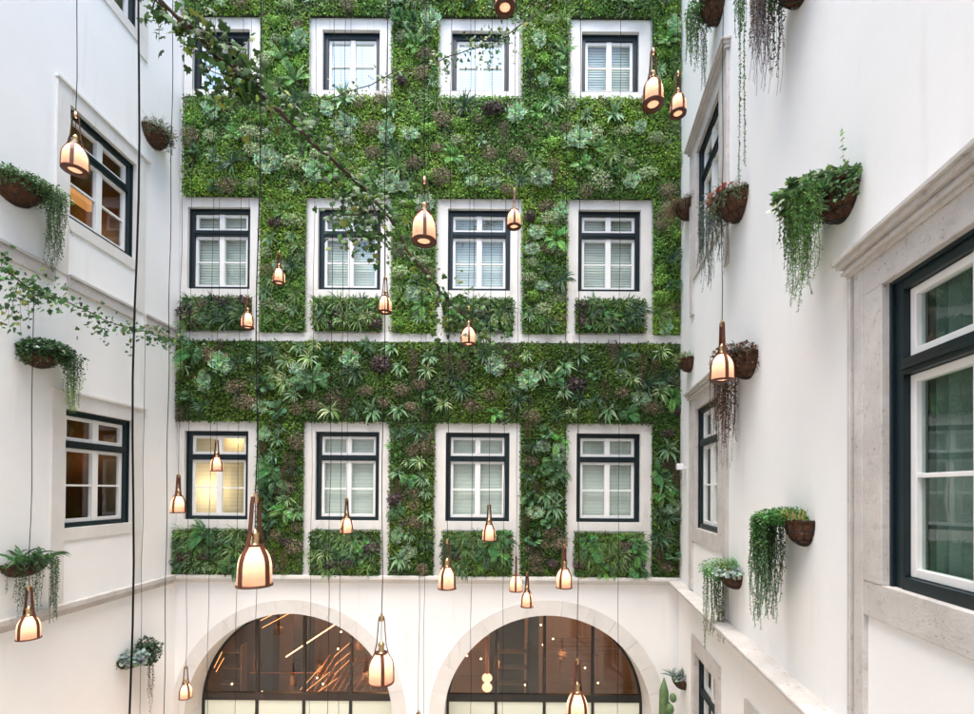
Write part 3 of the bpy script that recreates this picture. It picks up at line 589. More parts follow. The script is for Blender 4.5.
# ------------------------------------------------------------------ living wall panels
G = green_panel
G('topmost wide leafy panel running above the upper window row', -307, 191, 474, 560, 70, MIX_A, 2600, bright=1.15)
S1 = ['leafy strip between first and second windows of the top row', 'leafy strip between second and third windows of the top row', 'leafy strip between third and fourth windows of the top row', 'narrow leafy strip right of the last top row window']
S2 = ['leafy strip between first and second windows of the middle row', 'leafy strip between second and third windows of the middle row', 'leafy strip between third and fourth windows of the middle row', 'narrow leafy strip right of the last middle row window']
S3 = ['dark leafy strip between first and second windows of the bottom row', 'dark leafy strip between second and third windows of the bottom row', 'dark leafy strip between third and fourth windows of the bottom row', 'narrow dark leafy strip right of the last bottom row window']
for c in range(4):
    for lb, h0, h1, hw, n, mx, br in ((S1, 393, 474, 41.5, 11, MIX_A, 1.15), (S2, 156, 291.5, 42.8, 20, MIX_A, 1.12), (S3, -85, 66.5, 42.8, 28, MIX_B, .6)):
        u0 = CC[c] + hw; u1 = CC[c + 1] - hw if c < 3 else 191
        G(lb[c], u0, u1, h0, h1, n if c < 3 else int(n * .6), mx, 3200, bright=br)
G('broad bright green planted band between top and middle window rows', -306, 191, 291.5, 393, 100, MIX_A, 3200, bright=1.12)
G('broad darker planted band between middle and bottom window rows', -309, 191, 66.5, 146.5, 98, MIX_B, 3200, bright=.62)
ordn = ['first', 'second', 'third', 'fourth']
for c in range(4):
    x0, x1 = CC[c] - 34.5, CC[c] + 34.5
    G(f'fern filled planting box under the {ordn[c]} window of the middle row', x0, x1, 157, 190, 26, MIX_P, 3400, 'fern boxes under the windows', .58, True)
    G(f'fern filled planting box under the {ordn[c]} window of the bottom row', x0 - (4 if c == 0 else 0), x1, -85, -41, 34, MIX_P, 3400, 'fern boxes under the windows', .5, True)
# ------------------------------------------------------------------ pendant lamps
DIA = .19
def lamp_parts():
    d = DIA; m = {}
    b = MB(); b.lathe([(.0001, .012 * 1), (.26 * d, .012), (.49 * d, .014), (.485 * d, .3 * d), (.475 * d, .6 * d), (.455 * d, .76 * d), (.40 * d, .92 * d), (.32 * d, 1.06 * d), (.24 * d, 1.15 * d), (.19 * d, 1.22 * d)], seg=28); m['glass_shade'] = b.mesh('glass_shade')
    b = MB(); b.lathe([(.27 * d, 0), (.52 * d, 0), (.525 * d, .05 * d), (.50 * d, .055 * d), (.27 * d, .012)], seg=28)
    m['leather_ring'] = b.mesh('leather_ring')
    b = MB(); b.lathe([(.22 * d, 1.20 * d), (.25 * d, 1.21 * d), (.25 * d, 1.26 * d), (.20 * d, 1.27 * d)], seg=20); m['collar'] = b.mesh('collar')
    b = MB(); b.lathe([(.20 * d, 1.22 * d), (.15 * d, 1.25 * d), (.11 * d, 1.3 * d), (.11 * d, 1.52 * d), (.14 * d, 1.55 * d), (.10 * d, 1.62 * d), (.05 * d, 1.68 * d), (.02 * d, 1.72 * d)], seg=14); m['socket'] = b.mesh('socket')
    b = MB(); b.lathe([(.012 * d, 1.7 * d), (.012 * d, 2.6 * d)], seg=6); m['stem'] = b.mesh('stem')
    b = MB(); b.lathe([(.05 * d, 2.50 * d), (.09 * d, 2.55 * d), (.09 * d, 2.68 * d), (.05 * d, 2.74 * d), (.012, 2.8 * d)], seg=12); m['cord_clamp'] = b.mesh('cord_clamp')
    b = MB(); bw = .072 * d
    prof = [(.505, .02), (.50, .3), (.49, .6), (.47, .77), (.415, .94), (.335, 1.08), (.262, 1.2)]
    for k in range(4):
        a = PI / 2 * k; up = k in (0, 2); pr = prof + ([(.235, 1.34), (.175, 1.6), (.135, 2.1), (.11, 2.5), (.075, 2.70)] if up else [(.24, 1.27)]); w = bw
        ca, sa = math.cos(a), math.sin(a); vs = []
        for (r, z) in pr:
            for (dr, s) in ((0, -1), (0, 1), (.026, 1), (.026, -1)):
                rr = (r + dr) * d; vs.append((rr * ca - s * w * sa, rr * sa + s * w * ca, z * d))
        n = len(pr); fs = []
        for i in range(n - 1):
            for j in range(4): l = (j + 1) % 4; fs.append((i * 4 + j, i * 4 + l, (i + 1) * 4 + l, (i + 1) * 4 + j))
        b.add(vs, fs)
    m['strap'] = b.mesh('strap'); return m
LP = lamp_parts()
LM = {'glass_shade': M['opal'], 'leather_ring': M['leather'], 'collar': M['leather'], 'stem': M['cord'], 'socket': M['brass'], 'cord_clamp': M['brass'], 'strap': M['leather']}
for k, me in LP.items(): me.materials.append(LM[k])
LAMP_E = .29
def pendant(px, py, Y, label, top=None, e=LAMP_E, rot=None, P=None, r=.0034):
    P = at(px, py, Y) if P is None else P
    o = empty('pendant_lamp', P, label, 'pendant lamp', 'bottle shaped pendant lamps hung through the courtyard', random.uniform(0, PI) if rot is None else rot)
    for k, me in LP.items(): link(k, me, None, o, True)
    z0 = 2.78 * DIA; z1 = (top if top is not None else ZT - .2) - P.z; n = max(6, int((z1 - z0) / .3)); ph = random.random() * 6
    b = MB(); b.tube([(.007 * math.sin(ph + i * .9) * (i > 0), .005 * math.cos(ph * 2 + i * 1.3) * (i > 0), z0 + (z1 - z0) * i / n) for i in range(n + 1)], r, 5, False); b.build('cord', M['cord'], o, local=True)
    l = bpy.data.lights.new('bulb', 'POINT'); l.energy = e; l.color = (1, .74, .54); l.shadow_soft_size = .02; lo = bpy.data.objects.new('bulb', l); COL.objects.link(lo); lo.parent = o; lo.location = (0, 0, .78 * DIA)
    return P
def Yw(w, u): return DIA * F / (w / math.sqrt(1 + (u / F) ** 2))
LL = [
 (75, 171, 29, 'pendant lamp glowing in front of the upper left wall window', .5),
 (505, 8, 20, 'pendant lamp cut by the top edge, only its round base showing', None),
 (653, 105, 22, 'larger of two pendant lamps beside the top right window', .3),
 (678, 114, 17, 'smaller of two pendant lamps, hung at the top right corner', .3),
 (424, 242, 24, 'large pendant lamp between second and third middle row windows', .2),
 (514, 227, 14, 'small pendant lamp at the top right corner of the third middle row window', None),
 (279, 283.5, 13, 'small pendant lamp on the leafy strip right of first middle row window', None),
 (247.5, 328, 13.5, 'small pendant lamp over the fern box under the first middle row window', None),
 (385, 312.5, 13.5, 'small pendant lamp over the right end of the second middle row fern box', None),
 (468.5, 344.5, 14, 'small pendant lamp in front of the pale band under the third middle row window', None),
 (216.5, 471.5, 13.5, 'small pendant lamp in front of the warmly lit bottom row window', None),
 (178, 513, 17, 'pendant lamp in the corner left of the warmly lit window', None),
 (346.5, 533.5, 13.5, 'small pendant lamp at the foot of the second bottom row window', None),
 (254.5, 586, 37, 'largest and nearest pendant lamp, hung left of centre above the left arch', 1.2),
 (489, 541, 13.5, 'small pendant lamp at the foot of the third bottom row window', None),
 (447, 589, 18, 'medium pendant lamp left of the third bottom row fern box', None),
 (516, 591.5, 13, 'left and higher of the two small pendant lamps above the right arch', None),
 (527, 607, 12.5, 'right and lower of the two small pendant lamps above the right arch', None),
 (564, 588, 16, 'pendant lamp under the strip between third and fourth bottom row windows', None),
 (28.5, 639, 27, 'pendant lamp against the lower left wall beneath the spiky planter', 0),
 (381, 683, 25, 'large pendant lamp overlapping the right side of the left arch', .35),
 (185.5, 698, 12.5, 'small pendant lamp against the left foot of the left arch', None),
 (577, 719, 22, 'pendant lamp cut by the bottom edge in front of the right arch', None),
 (722, 381, 24.5, 'pendant lamp in front of the reddish planter on the right wall', 1.5),
]
for (x, y, w, lb, rot) in LL:
    Yy = min(Yw(w, x - 487), 8.0); Yy = min(Yy, 7.6) if w < 15 else Yy
    top = None
    if x == 28.5: top = at(33, 296, Yy).z
    pendant(x, y, Yy, lb, top, rot=rot)
LOW = [
 (87, 7.0, 3.0, 'black lamp cord dropping from the ivy garland left of the lower left window', 'ivy'), (131, 2.3, 2.6, 'thickest black lamp cord running the full height in front of the left windows', None),
 (141, 7.4, 2.7, 'thin black lamp cord just right of the thick cord, dropping from the ivy', 'ivy'), (165, 4.6, 3.0, 'black lamp cord down the bare strip of left wall near the corner', None),
 (208, 7.6, 2.5, 'thin black lamp cord crossing the left half of the first window column', None), (236, 7.4, 2.2, 'thin black lamp cord crossing the right half of the first window column', None),
 (310, 7.5, 2.9, 'thin black lamp cord along the left edge of the second window column', None), (328.5, 5.6, 2.3, 'heavier black lamp cord through the left panes of the second window column', None),
 (339.5, 6.2, 2.4, 'black lamp cord just left of the centre of the second window column', None),
 (471, 6.6, 2.9, 'black lamp cord through the left panes of the third window column', None), (503, 7.2, 2.4, 'thin black lamp cord along the right jamb of the third window column', None),
 (618, 6.8, 2.6, 'black lamp cord through the right panes of the fourth window column', None),
 (256, 6.6, 2.3, 'black lamp cord passing behind the largest pendant lamp', None)]
for (x, Yy, z, lb, g) in LOW:
    P = at(x, 640, Yy); P = Vector((P.x, P.y, min(z, CZ - 226 * Yy / F - .75 - .25 * random.random()))); pendant(0, 0, 0, lb, at(93 if x == 87 else 142, 318 if x == 87 else 335, Yy).z if g else None, P=P, e=22, r=.0048 if x == 131 else .0036)
pendant(418, 752, 6.0, 'left of two adjacent lamp cords dropping between the two arches')
pendant(423, 756, 6.8, 'right of two adjacent lamp cords dropping between the two arches')
b = MB()
for (x0, x1, y0, ny, Y) in ((352, 384, 650, 4, D + 3), (226, 250, 640, 4, D + 3.2), (498, 526, 640, 4, D + 3)):
    FB = Fr((0, Y, 0), (1, 0, 0), (0, -1, 0)); a = at(x0, 700, Y); c = at(x1, y0, Y)
    for k in range(ny): z = a.z + (c.z - a.z) * (k + .5) / ny; b.fbox(FB, a.x, c.x, z, z + .03, .22, .45)
    b.fbox(FB, a.x - .04, a.x, a.z, c.z, .21, .46); b.fbox(FB, c.x, c.x + .04, a.z, c.z, .21, .46)
b.build('shelving', pm('walnut', (.2, .09, .035), .35), bar)
# double globe lamp inside the bar
P = at(487, 692, D + 1.6); o = empty('globe_lamp', P, 'double globe pendant lamp with copper stem seen through the right arch', 'pendant lamp')
sp = [(.0001, 0)] + [(.115 * math.sin(t), .10 - .10 * math.cos(t)) for t in [PI * i / 10 for i in range(1, 10)]] + [(.0001, .2)]
for k in (0, .21):
    b = MB(); b.lathe(sp, (0, 0, k), 20); b.build('globe', pm('globe_glow', (.9, .7, .5), emit=(1, .50, .28), es=.42) if k == 0 else bpy.data.materials['globe_glow'], o, local=True)
b = MB(); b.tube([(0, 0, .41), (0, 0, 1.2)], .035, 8); b.build('stem', M['copper'], o, local=True)
# ------------------------------------------------------------------ wall planters
def strands(anchor_pts, lens, col, size, T=T_DIA, gap=.016, wid=1.0, wob=.012, curl=.0, tipcol=None, stemcol=(.05, .06, .03)):
    ps = []
    for (p, l) in zip(anchor_pts, lens):
        k = max(3, int(l / gap)); s = np.linspace(0, 1, k); ph = random.random() * 9
        P = np.stack([p[0] + wob * np.sin(s * 5 + ph) * s, p[1] + wob * np.cos(s * 4 + ph) * s, p[2] - s * l], 1)
        ps.append(strip(P, np.full(k, .0016), (0, 1, 0), np.array(stemcol))); ps.append(strip(P, np.full(k, .0016), (1, 0, 0), np.array(stemcol)))
        side = np.where(np.arange(k) % 2 == 0, 1, -1)[:, None]; a = rng.uniform(0, 2 * PI, k); dr = np.stack([np.cos(a), np.sin(a), rng.uniform(-1.2, .1, k)], 1)
        c = jit(col, k, .25); 
        if tipcol is not None: tt = np.clip((s - .45) * 2, 0, 1)[:, None]; c = c * (1 - tt) + jit(tipcol, k, .2) * tt
        ps.append(leaves(P, dr, rng.normal(0, .5, (k, 3)) + np.array([0, 0, 1.0]), size * rng.uniform(.6, 1.25, k) * (1 - .35 * s), c, T, wid))
    return join(ps)
GRN = (.085, .17, .06)
def planter(px, py, fr, label, spec, R_=.2, depth=.2, fall=(60, GRN, .036, .2)):
    a, h = fr.hit(px, py); base = fr.P(a, h, 0); rz = math.atan2(fr.n.y, fr.n.x)     # local +X = outward
    o = empty('wall_planter', base, label, 'wall planter', 'half moon wall planters', rz); o.scale = (1, 1, 1)
    b = MB(); prof = [(R_ * math.cos(t), -depth * math.sin(t)) for t in [PI / 2 * i / 8 for i in range(9)]]; prof[-1] = (.001, -depth); pr = [(R_ + .012, .012), (R_ + .012, -.012)] + prof
    b.lathe([(r, z) for r, z in pr], (0.006, 0, 0), 18, -PI / 2, PI / 2)
    b.add([(0.004, -R_ * math.cos(t), -depth * math.sin(t)) for t in [PI * i / 12 for i in range(13)]], [tuple(range(13))]); b.lathe([(R_ - .01, .0), (.001, .012)], (0.006, 0, 0), 18, -PI / 2, PI / 2)
    b.build('basket', M['coco'], o, local=True)
    w = MB()
    for k in range(7):
        t = -PI / 2 + PI * k / 6; w.tube([(0.006 + (R_ + .008) * math.cos(e) * math.cos(t), (R_ + .008) * math.cos(e) * math.sin(t), -(depth + .008) * math.sin(e)) for e in [PI / 2 * i / 6 for i in range(7)]], .0045, 5)
    for e in (0, .45, .9): w.tube([(0.006 + (R_ + .01) * math.cos(e) * math.cos(t), (R_ + .01) * math.cos(e) * math.sin(t), .008 * (e == 0) - (depth + .008) * math.sin(e)) for t in [-PI / 2 + PI * i / 12 for i in range(13)]], .005, 5)
    w.build('wire_frame', M['steel'], o, local=True)
    if fall:
        n_, c_, s_, l_ = fall
        g = strands(rim(n_, R_, -86, 86, 1.08, .03), rng.uniform(.04, l_, n_), c_, s_, gap=.014, wob=.03, wid=1.1); link('short_trails', tri_mesh('short_trails', *g), None, o, True)
    for nm, geo in spec(R_):
        if fr is RT: geo[0][:, 1] *= -1
        link(nm, tri_mesh(nm, *geo), None, o, True)
    return o
def rim(n, R_, a0=-80, a1=80, ro=1.05, z=.02):
    ro *= 1.08
    out = []
    for i in range(n): t = R(random.uniform(a0, a1)); q = R_ * ro * random.uniform(.85, 1.15); out.append((q * math.cos(t) + .02, q * math.sin(t), z + random.uniform(-.03, .02)))
    return out
def mound(R_, n, col, size, T, up=.12, out=.1, wid=1, yoff=0, s=.3, yr=1.0):
    n = int(n * 1.6); size *= 1.12; out *= 1.25
    v = unit(rng.normal(0, 1, (n, 3))) * (rng.random((n, 1)) ** .45); P = np.stack([.02 + R_ * .5 + v[:, 0] * (R_ * .5 + out), yoff + v[:, 1] * (R_ + .04) * yr, .03 + v[:, 2] * up], 1); P[:, 0] = np.maximum(P[:, 0], .015)
    return leaves(P, v * np.array([1, 1, .6]) + rng.normal(0, .5, (n, 3)) + np.array([.3, 0, -.15]), v + np.array([.5, 0, .9]) + rng.normal(0, .4, (n, 3)), size * rng.uniform(.6, 1.25, n), jit(col, n, s), T, wid)
def upblades(R_, n, L, col, w=.010, droop=.8, sp=1.0, up=1.1, yoff=0, yr=.8):
    ps = []
    for i in range(n):
        o_ = (.02 + R_ * random.uniform(.2, .9), yoff + random.uniform(-R_, R_) * yr, .0); a = random.uniform(0, 2 * PI); d = (sp * math.cos(a) * .8 + .25, sp * math.sin(a), up * random.uniform(.6, 1.2))
        pts = arc(d, L * random.uniform(.6, 1.1), droop, 6, o_); pts[:, 0] = np.maximum(pts[:, 0], .012); nrm = (-d[1], d[0], 0.3) if random.random() < .5 else (d[0], d[1], .5); ps.append(strip(pts, w * np.array([.7, 1, 1, .85, .65, .4, .05]), nrm, jit(col, 1, .25)[0]))
    return join(ps)
def pos(pts): return [tuple(p) for p in pts]
LGT = (.17, .27, .12); GRY = (.17, .23, .20); DRK = (.04, .085, .035); RED = (.13, .05, .03)
# left wall planters
planter(12, 184, LF, 'wall planter at the left edge overflowing with two small leaved curtains, above the ivy garland', lambda r: [
    ('foliage', join([mound(r, 900, GRN, .034, T_DIA, .07, .10), mound(r, 800, LGT, .03, T_DIA, .06, .16, yoff=.18)])),
    ('trailing_stems', strands(rim(70, r, 5, 85, 1.5), rng.uniform(.2, .95, 70) ** 1.3, (.11, .19, .08), .032, gap=.02, wob=.03)), ('trailing_stems', strands(rim(7, r, -85, -50, 1.2), rng.uniform(.1, .35, 7), LGT, .03)), ('twigs', upblades(r, 40, .13, (.09, .07, .05), .003, .2))], .27, .24)
planter(152, 133, LF, 'wall planter high on the left wall near the corner with pinkish twiggy plant', lambda r: [
    ('foliage', join([mound(r, 420, (.13, .16, .10), .035, T_DIA, .13, .10), mound(r, 260, (.19, .10, .08), .03, T_LAN, .12, .12)])), ('twigs', upblades(r, 50, .3, (.10, .13, .08), .004, .5)), ('trailing_stems', strands(rim(10, r), rng.uniform(.1, .3, 10), (.14, .16, .1), .03))], .24, .24, fall=(50, (.13,.14,.08), .034, .16))
planter(36, 352, LF, 'wall planter below the ivy garland with pale tipped trailing stems', lambda r: [
    ('foliage', join([mound(r, 700, DRK, .05, T_IVY, .11, .13), mound(r, 160, (.45, .48, .44), .04, T_IVY, .1, .13)])),
    ('trailing_stems', strands(rim(36, r, 0, 85, 1.45), rng.uniform(.25, .8, 36), DRK, .034, tipcol=(.2, .33, .08), gap=.018)), ('side_shoots', strands([(.15, .3 + .06 * i, .08) for i in range(6)], [.12, .2, .25, .2, .3, .15], (.06, .09, .06), .045, T_IVY, .05))], .25, .2, fall=(70, (.05,.10,.04), .045, .26))
planter(20, 563, LF, 'wall planter with long arching spiky leaves on the lower left wall', lambda r: [
    ('spiky_leaves', upblades(r, 46, .42, (.055, .12, .045), .018, 1.5, 1.0, 1.1)), ('foliage', mound(r, 260, (.06, .11, .05), .04, T_LAN, .06, .06)),
    ('trailing_stems', strands(rim(14, r, 25, 80, 1.15), rng.uniform(.35, .85, 14), (.055, .10, .04), .035, T_LAN, .012, 1.4)), ('trailing_stems', strands(rim(16, r, -70, -5, 1.15), rng.uniform(.35, .75, 16), (.055, .10, .04), .035, T_LAN, .012, 1.4))], .25, .17, fall=(26, (.055,.11,.045), .035, .14))
planter(129, 657, LF, 'wall planter on the ground floor left wall with grey succulent and brown trailing vine', lambda r: [
    ('foliage', mound(r, 260, (.26, .32, .28), .06, T_OVL, .11, .07, yoff=-.1, yr=.6)), ('side_shoots', mound(r, 520, (.045, .08, .045), .05, T_DIA, .22, .09, yoff=.2, yr=.5)),
    ('trailing_stems', strands(rim(10, r, 35, 80, 1.15, .05), rng.uniform(.6, 1.1, 10), (.14, .10, .06), .036, T_DIA, .028))], .25, .17, fall=(16, (.07,.1,.06), .035, .1))
# right wall planters
planter(845, 190, RT, 'large wall planter left of the big window with variegated ivy and grassy trailing fringe', lambda r: [
    ('foliage', join([mound(r, 520, (.07, .13, .05), .05, T_IVY, .12, .2, yoff=.06), mound(r, 200, (.42, .46, .28), .042, T_IVY, .11, .21, yoff=.10)])),
    ('trailing_stems', strands(rim(52, r, -35, 80, 1.5), .22 + .58 * rng.random(52) ** 1.5, (.10, .20, .055), .045, T_NEE, .006, 1.3, .02)), ('trailing_stems', strands(rim(24, r, 10, 85, 1.75), rng.uniform(.12, .45, 24), (.09, .15, .06), .035, T_IVY, .03)),
    ('side_shoots', join([strip([(.06 + .012 * i, -.10 - .022 * i, .05 + .022 * i) for i in range(10)], np.full(10, .002), (1, 0, 0), (.1, .14, .05)), leaves([(.06 + .012 * i, -.10 - .022 * i, .05 + .022 * i) for i in range(10)], rng.normal(0, 1, (10, 3)), rng.normal(0, .4, (10, 3)) + np.array([.3, 0, 1]), np.full(10, .034), jit((.12, .2, .06), 10, .2), T_IVY)]))], .185, .22, fall=(50, (.08,.15,.06), .05, .22))
planter(806, 521, RT, 'wall planter above the right ledge with a dense green curtain of trailing leaves', lambda r: [
    ('foliage', mound(r, 1400, (.06, .17, .04), .026, T_DIA, .07, .16, yoff=.12)), ('spiky_leaves', upblades(r, 60, .14, (.30, .27, .11), .006, .2, .6, 1.0)),
    ('trailing_stems', strands(rim(130, r, 0, 88, 2.1), rng.uniform(.3, 1.0, 110), (.075, .17, .05), .027, T_DIA, .011, 1.2, .022, tipcol=(.24, .33, .22)))], .15, .21, fall=None)
planter(737, 573, RT, 'small wall planter just above the right ledge with bright fluffy green plant', lambda r: [
    ('foliage', join([mound(r, 1300, (.06, .20, .035), .03, T_LAN, .14, .16, yoff=.08), mound(r, 150, (.22, .28, .24), .04, T_OVL, .05, .08, yoff=-.1)])), ('flower_tips', upblades(r, 24, .17, (.16, .07, .035), .006, .2, .5, 1.0)),
    ('trailing_stems', strands(rim(40, r, 20, 88, 1.5), rng.uniform(.55, 1.02, 40), (.07, .19, .04), .028, T_DIA, .014, 1, .014, tipcol=(.2, .2, .06)))], .19, .19, fall=(16, (.06,.17,.04), .03, .08))
planter(741, 199, RT, 'wall planter beside the upper far right window with grey green trailing plant', lambda r: [
    ('foliage', join([mound(r, 600, (.13, .15, .11), .04, T_LAN, .13, .15, yoff=.06), mound(r, 120, (.22, .07, .05), .05, T_OVL, .05, .07)])), ('twigs', upblades(r, 60, .22, (.11, .12, .07), .005, .5, 1.0, 1.0)),
    ('trailing_stems', strands(rim(44, r, 0, 88, 1.5), rng.uniform(.3, .98, 44), (.16, .20, .17), .028, T_LAN, .010, 1.3, .03))], .25, .25, fall=(70, (.14,.17,.09), .036, .24))
planter(750, 357, RT, 'wall planter above the far right window spilling reddish brown beaded stems', lambda r: [
    ('foliage', mound(r, 900, (.10, .055, .035), .035, T_DIA, .12, .12)), ('spiky_leaves', upblades(r, 26, .24, (.16, .20, .16), .012, .9, 1.0, .8)),
    ('trailing_stems', strands(rim(34, r, 45, 88, 1.5), rng.uniform(.5, .98, 34), (.20, .055, .03), .035, T_DIA, .013)), ('trailing_stems', strands(rim(40, r, -50, 80, 1.35), rng.uniform(.3, 1.35, 40), (.17, .11, .09), .022, T_DIA, .03)), ('side_shoots', strands([(.25, .25, .12), (.3, .22, .0), (.22, .3, .1)], [.08, .1, .06], (.04, .07, .05), .07, T_IVY, .03))], .24, .24, fall=(80, (.12,.06,.035), .034, .3))
planter(690, 205, RT, 'wall planter at the far upper corner with drooping brown grass', lambda r: [
    ('foliage', mound(r, 200, (.10, .08, .05), .03, T_LAN, .05, .06)), ('grass', upblades(r, 160, .6, (.14, .10, .06), .004, 3.6, 1.0, .7))], .22, .24, fall=(40, (.12,.09,.05), .03, .2))
planter(691, 360, RT, 'smallest looking wall planter at the far corner above the sensor box', lambda r: [
    ('foliage', mound(r, 220, (.10, .15, .05), .045, T_LAN, .10, .06)), ('spiky_leaves', upblades(r, 30, .2, (.18, .22, .08), .007, .5)), ('trailing_stems', strands(rim(5, r, 20, 60, 1.1), rng.uniform(.2, .5, 5), (.3, .28, .25), .03, T_DIA, .05))], .2, .2, fall=(10, (.10,.15,.05), .03, .08))
planter(721, 0, RT, 'wall planter at the top edge above the far right window with leafy green trail', lambda r: [
    ('foliage', mound(r, 460, GRN, .04, T_DIA, .08, .12)), ('trailing_stems', strands(rim(30, r, 0, 85, 1.4), rng.uniform(.2, .8, 30), (.10, .17, .06), .032, T_DIA, .014)), ('trailing_stems', strands(rim(5, r, 60, 85, 1.5), rng.uniform(.8, 1.1, 5), (.13, .15, .11), .03, T_NEE, .006, 2, .01))], .25, .26)
planter(768, -58, RT, 'wall planter above the picture edge letting down two very long leafy strings', lambda r: [
    ('foliage', mound(r, 300, GRN, .04, T_DIA, .07, .06)), ('trailing_stems', strands(rim(16, r, -20, 50, 1.05), rng.uniform(.6, .95, 16), (.08, .17, .05), .03, T_DIA, .016)),
    ('long_string', strands([(.235, -.03, 0), (.245, .06, 0), (.238, -.035, 0), (.248, .065, 0)], [2.33, 2.62, 2.3, 2.6], (.09, .19, .05), .027, T_DIA, .017, 1.1, .008))], .22, .2)
planter(806, -38, RT, 'wall planter near the top right with purplish brown hanging plant', lambda r: [
    ('foliage', mound(r, 420, (.09, .06, .05), .04, T_DIA, .08, .10)), ('trailing_stems', strands(rim(40, r, 0, 85, 1.3), rng.uniform(.3, .72, 40), (.12, .10, .07), .026, T_DIA, .012, 1, .012)), ('trailing_stems', strands(rim(26, r, -10, 80, 1.25), rng.uniform(.5, 1.0, 26), (.17, .11, .13), .012, T_NEE, .02, 1, .02, stemcol=(.15, .10, .12)))], .25, .3)
planter(684, 679, RT, 'wall planter on the ground floor right wall with stiff grey agave', lambda r: [
    ('spiky_leaves', upblades(r, 44, .26, (.15, .20, .17), .016, .35, 1.1, .8)), ('foliage', mound(r, 80, (.08, .07, .04), .03, T_LAN, .03, .02))], .19, .18, fall=None)
# tall cactus in the right corner
P = at(664, 700, 8.2); cb = empty('cactus', (P.x, P.y, 0), 'tall green column cactus with round pads beside the right arch', 'cactus')
b = MB(); zt = at(664, 678, 8.2).z; n = 14
for (ox, oy, z0, z1, rr) in ((0, 0, .55, zt, .075), (.12, .05, .5, zt - .45, .06)):
    vs = []; fs = []; sg = 20; lv = 10
    for j in range(lv + 1):
        t = j / lv; z = z0 + (z1 - z0) * t; q = rr * (1 if t < .85 else math.sqrt(max(.02, 1 - ((t - .85) / .15) ** 2)))
        for i in range(sg): a = 2 * PI * i / sg; q2 = q * (1 + .12 * math.cos(a * 10)); vs.append((P.x + ox + q2 * math.cos(a), P.y + oy + q2 * math.sin(a), z))
    for j in range(lv):
        for i in range(sg): k = (i + 1) % sg; fs.append((j * sg + i, j * sg + k, (j + 1) * sg + k, (j + 1) * sg + i))
    fs.append(tuple(lv * sg + i for i in range(sg))); b.add(vs, fs, True)
gm = noise_mat('cactus_skin', (.07, .13, .05), (.12, .19, .08), 12, .6, .4, 80)
b.build('stem', gm, cb)
b = MB()
for (x, y, s) in ((673, 698, .08), (670, 709, .09)):
    c = at(x, y, 8.0); b.lathe([(.001, -s)] + [(s * .75 * math.sin(t), -s * math.cos(t)) for t in [PI * i / 8 for i in range(1, 8)]] + [(.001, s)], c, 12)
b.build('pad', gm, cb)
b = MB(); b.lathe([(.001, 0), (.2, 0), (.26, .5), (.28, .56), (.25, .56), (.24, .5), (.001, .5)], (P.x, P.y, 0), 24); b.build('pot', pm('terracotta', (.3, .14, .08), .7), cb)
# ------------------------------------------------------------------ ivy garlands
def garland(name, label, path, clusters, stem_r, size, group='ivy garlands strung across the courtyard', n_along=200, spread=.05, col=(.06, .125, .03), strings=()):
    pts = [at(*p) for p in path]; b = MB(); sm = []
    for i in range(len(pts) - 1):
        for k in range(4):
            t = k / 4; p0 = pts[max(i - 1, 0)]; p1 = pts[i]; p2 = pts[i + 1]; p3 = pts[min(i + 2, len(pts) - 1)]
            sm.append(.5 * ((2 * p1) + (p2 - p0) * t + (2 * p0 - 5 * p1 + 4 * p2 - p3) * t * t + (3 * p1 - p0 - 3 * p2 + p3) * t ** 3))
    sm.append(pts[-1]); o = empty(name, pts[0], label, 'ivy', group)
    sm = [s + Vector((random.uniform(-1, 1), random.uniform(-1, 1), random.uniform(-1, 1))) * stem_r * 1.2 for s in sm]
    b.tube(sm, stem_r, 6)
    if stem_r > .01:
        b.tube([s + Vector((math.sin(i * .8) * stem_r * 1.6, math.cos(i * .8) * stem_r * 1.6, math.sin(i * .8 + 1) * stem_r)) for i, s in enumerate(sm)], stem_r * .45, 5)
    a = np.array([list(s) for s in sm]); t = rng.uniform(0, len(sm) - 1, n_along); P = np.stack([np.interp(t, np.arange(len(sm)), a[:, j]) for j in range(3)], 1) + rng.normal(0, spread, (n_along, 3)); P[:, 2] -= np.abs(rng.normal(0, spread * .6, n_along)); sz = [rng.uniform(.6, 1.2, n_along) * size]; PP = [P]
    for (x, y, Y, rx, ry, n) in clusters:
        c = np.array(at(x, y, Y)); q = rng.normal(0, .5, (n, 3)) * np.array([rx * Y / F, rx * Y / F * .7, ry * Y / F]); PP.append(c + q); sz.append(rng.uniform(.6, 1.25, n) * size)
        for k in range(max(2, n // 40)):
            e = c + np.array([random.uniform(-.4, .4) * rx * Y / F, random.uniform(-.3, .3) * rx * Y / F, random.uniform(-.5, .2) * ry * Y / F]); j = min(range(len(sm)), key=lambda i: (sm[i] - Vector(c)).length); b.tube([sm[j], (sm[j] + Vector(e)) / 2 + Vector((0, 0, .03)), Vector(e)], [stem_r * .4, stem_r * .3, .002], 5)
    for (x, y, Y, ln, n) in strings:
        p = at(x, y, Y); b.tube([p, p + Vector((.01, 0, -ln * .5)), p + Vector((0, .01, -ln))], [.003, .002, .0015], 4); z = rng.uniform(0, ln, n); q = np.array(p) + rng.normal(0, .018, (n, 3)); q[:, 2] -= z; PP.append(q); sz.append(rng.uniform(.5, .95, n) * size)
    P = np.concatenate(PP); sz = np.concatenate(sz); n = len(P)
    c = jit(col, n, .35); yl = rng.random(n) < .12; c[yl] = jit((.15, .19, .03), int(yl.sum()), .25)
    b.build('stem', M['bark'], o)
    link('foliage', tri_mesh('foliage', *leaves(P, rng.normal(0, .7, (n, 3)) + np.array([0, -.2, -.8]), rng.normal(0, .55, (n, 3)) + np.array([.1, -1, .5]), sz, c, T_IVY)), None, o)
    return o
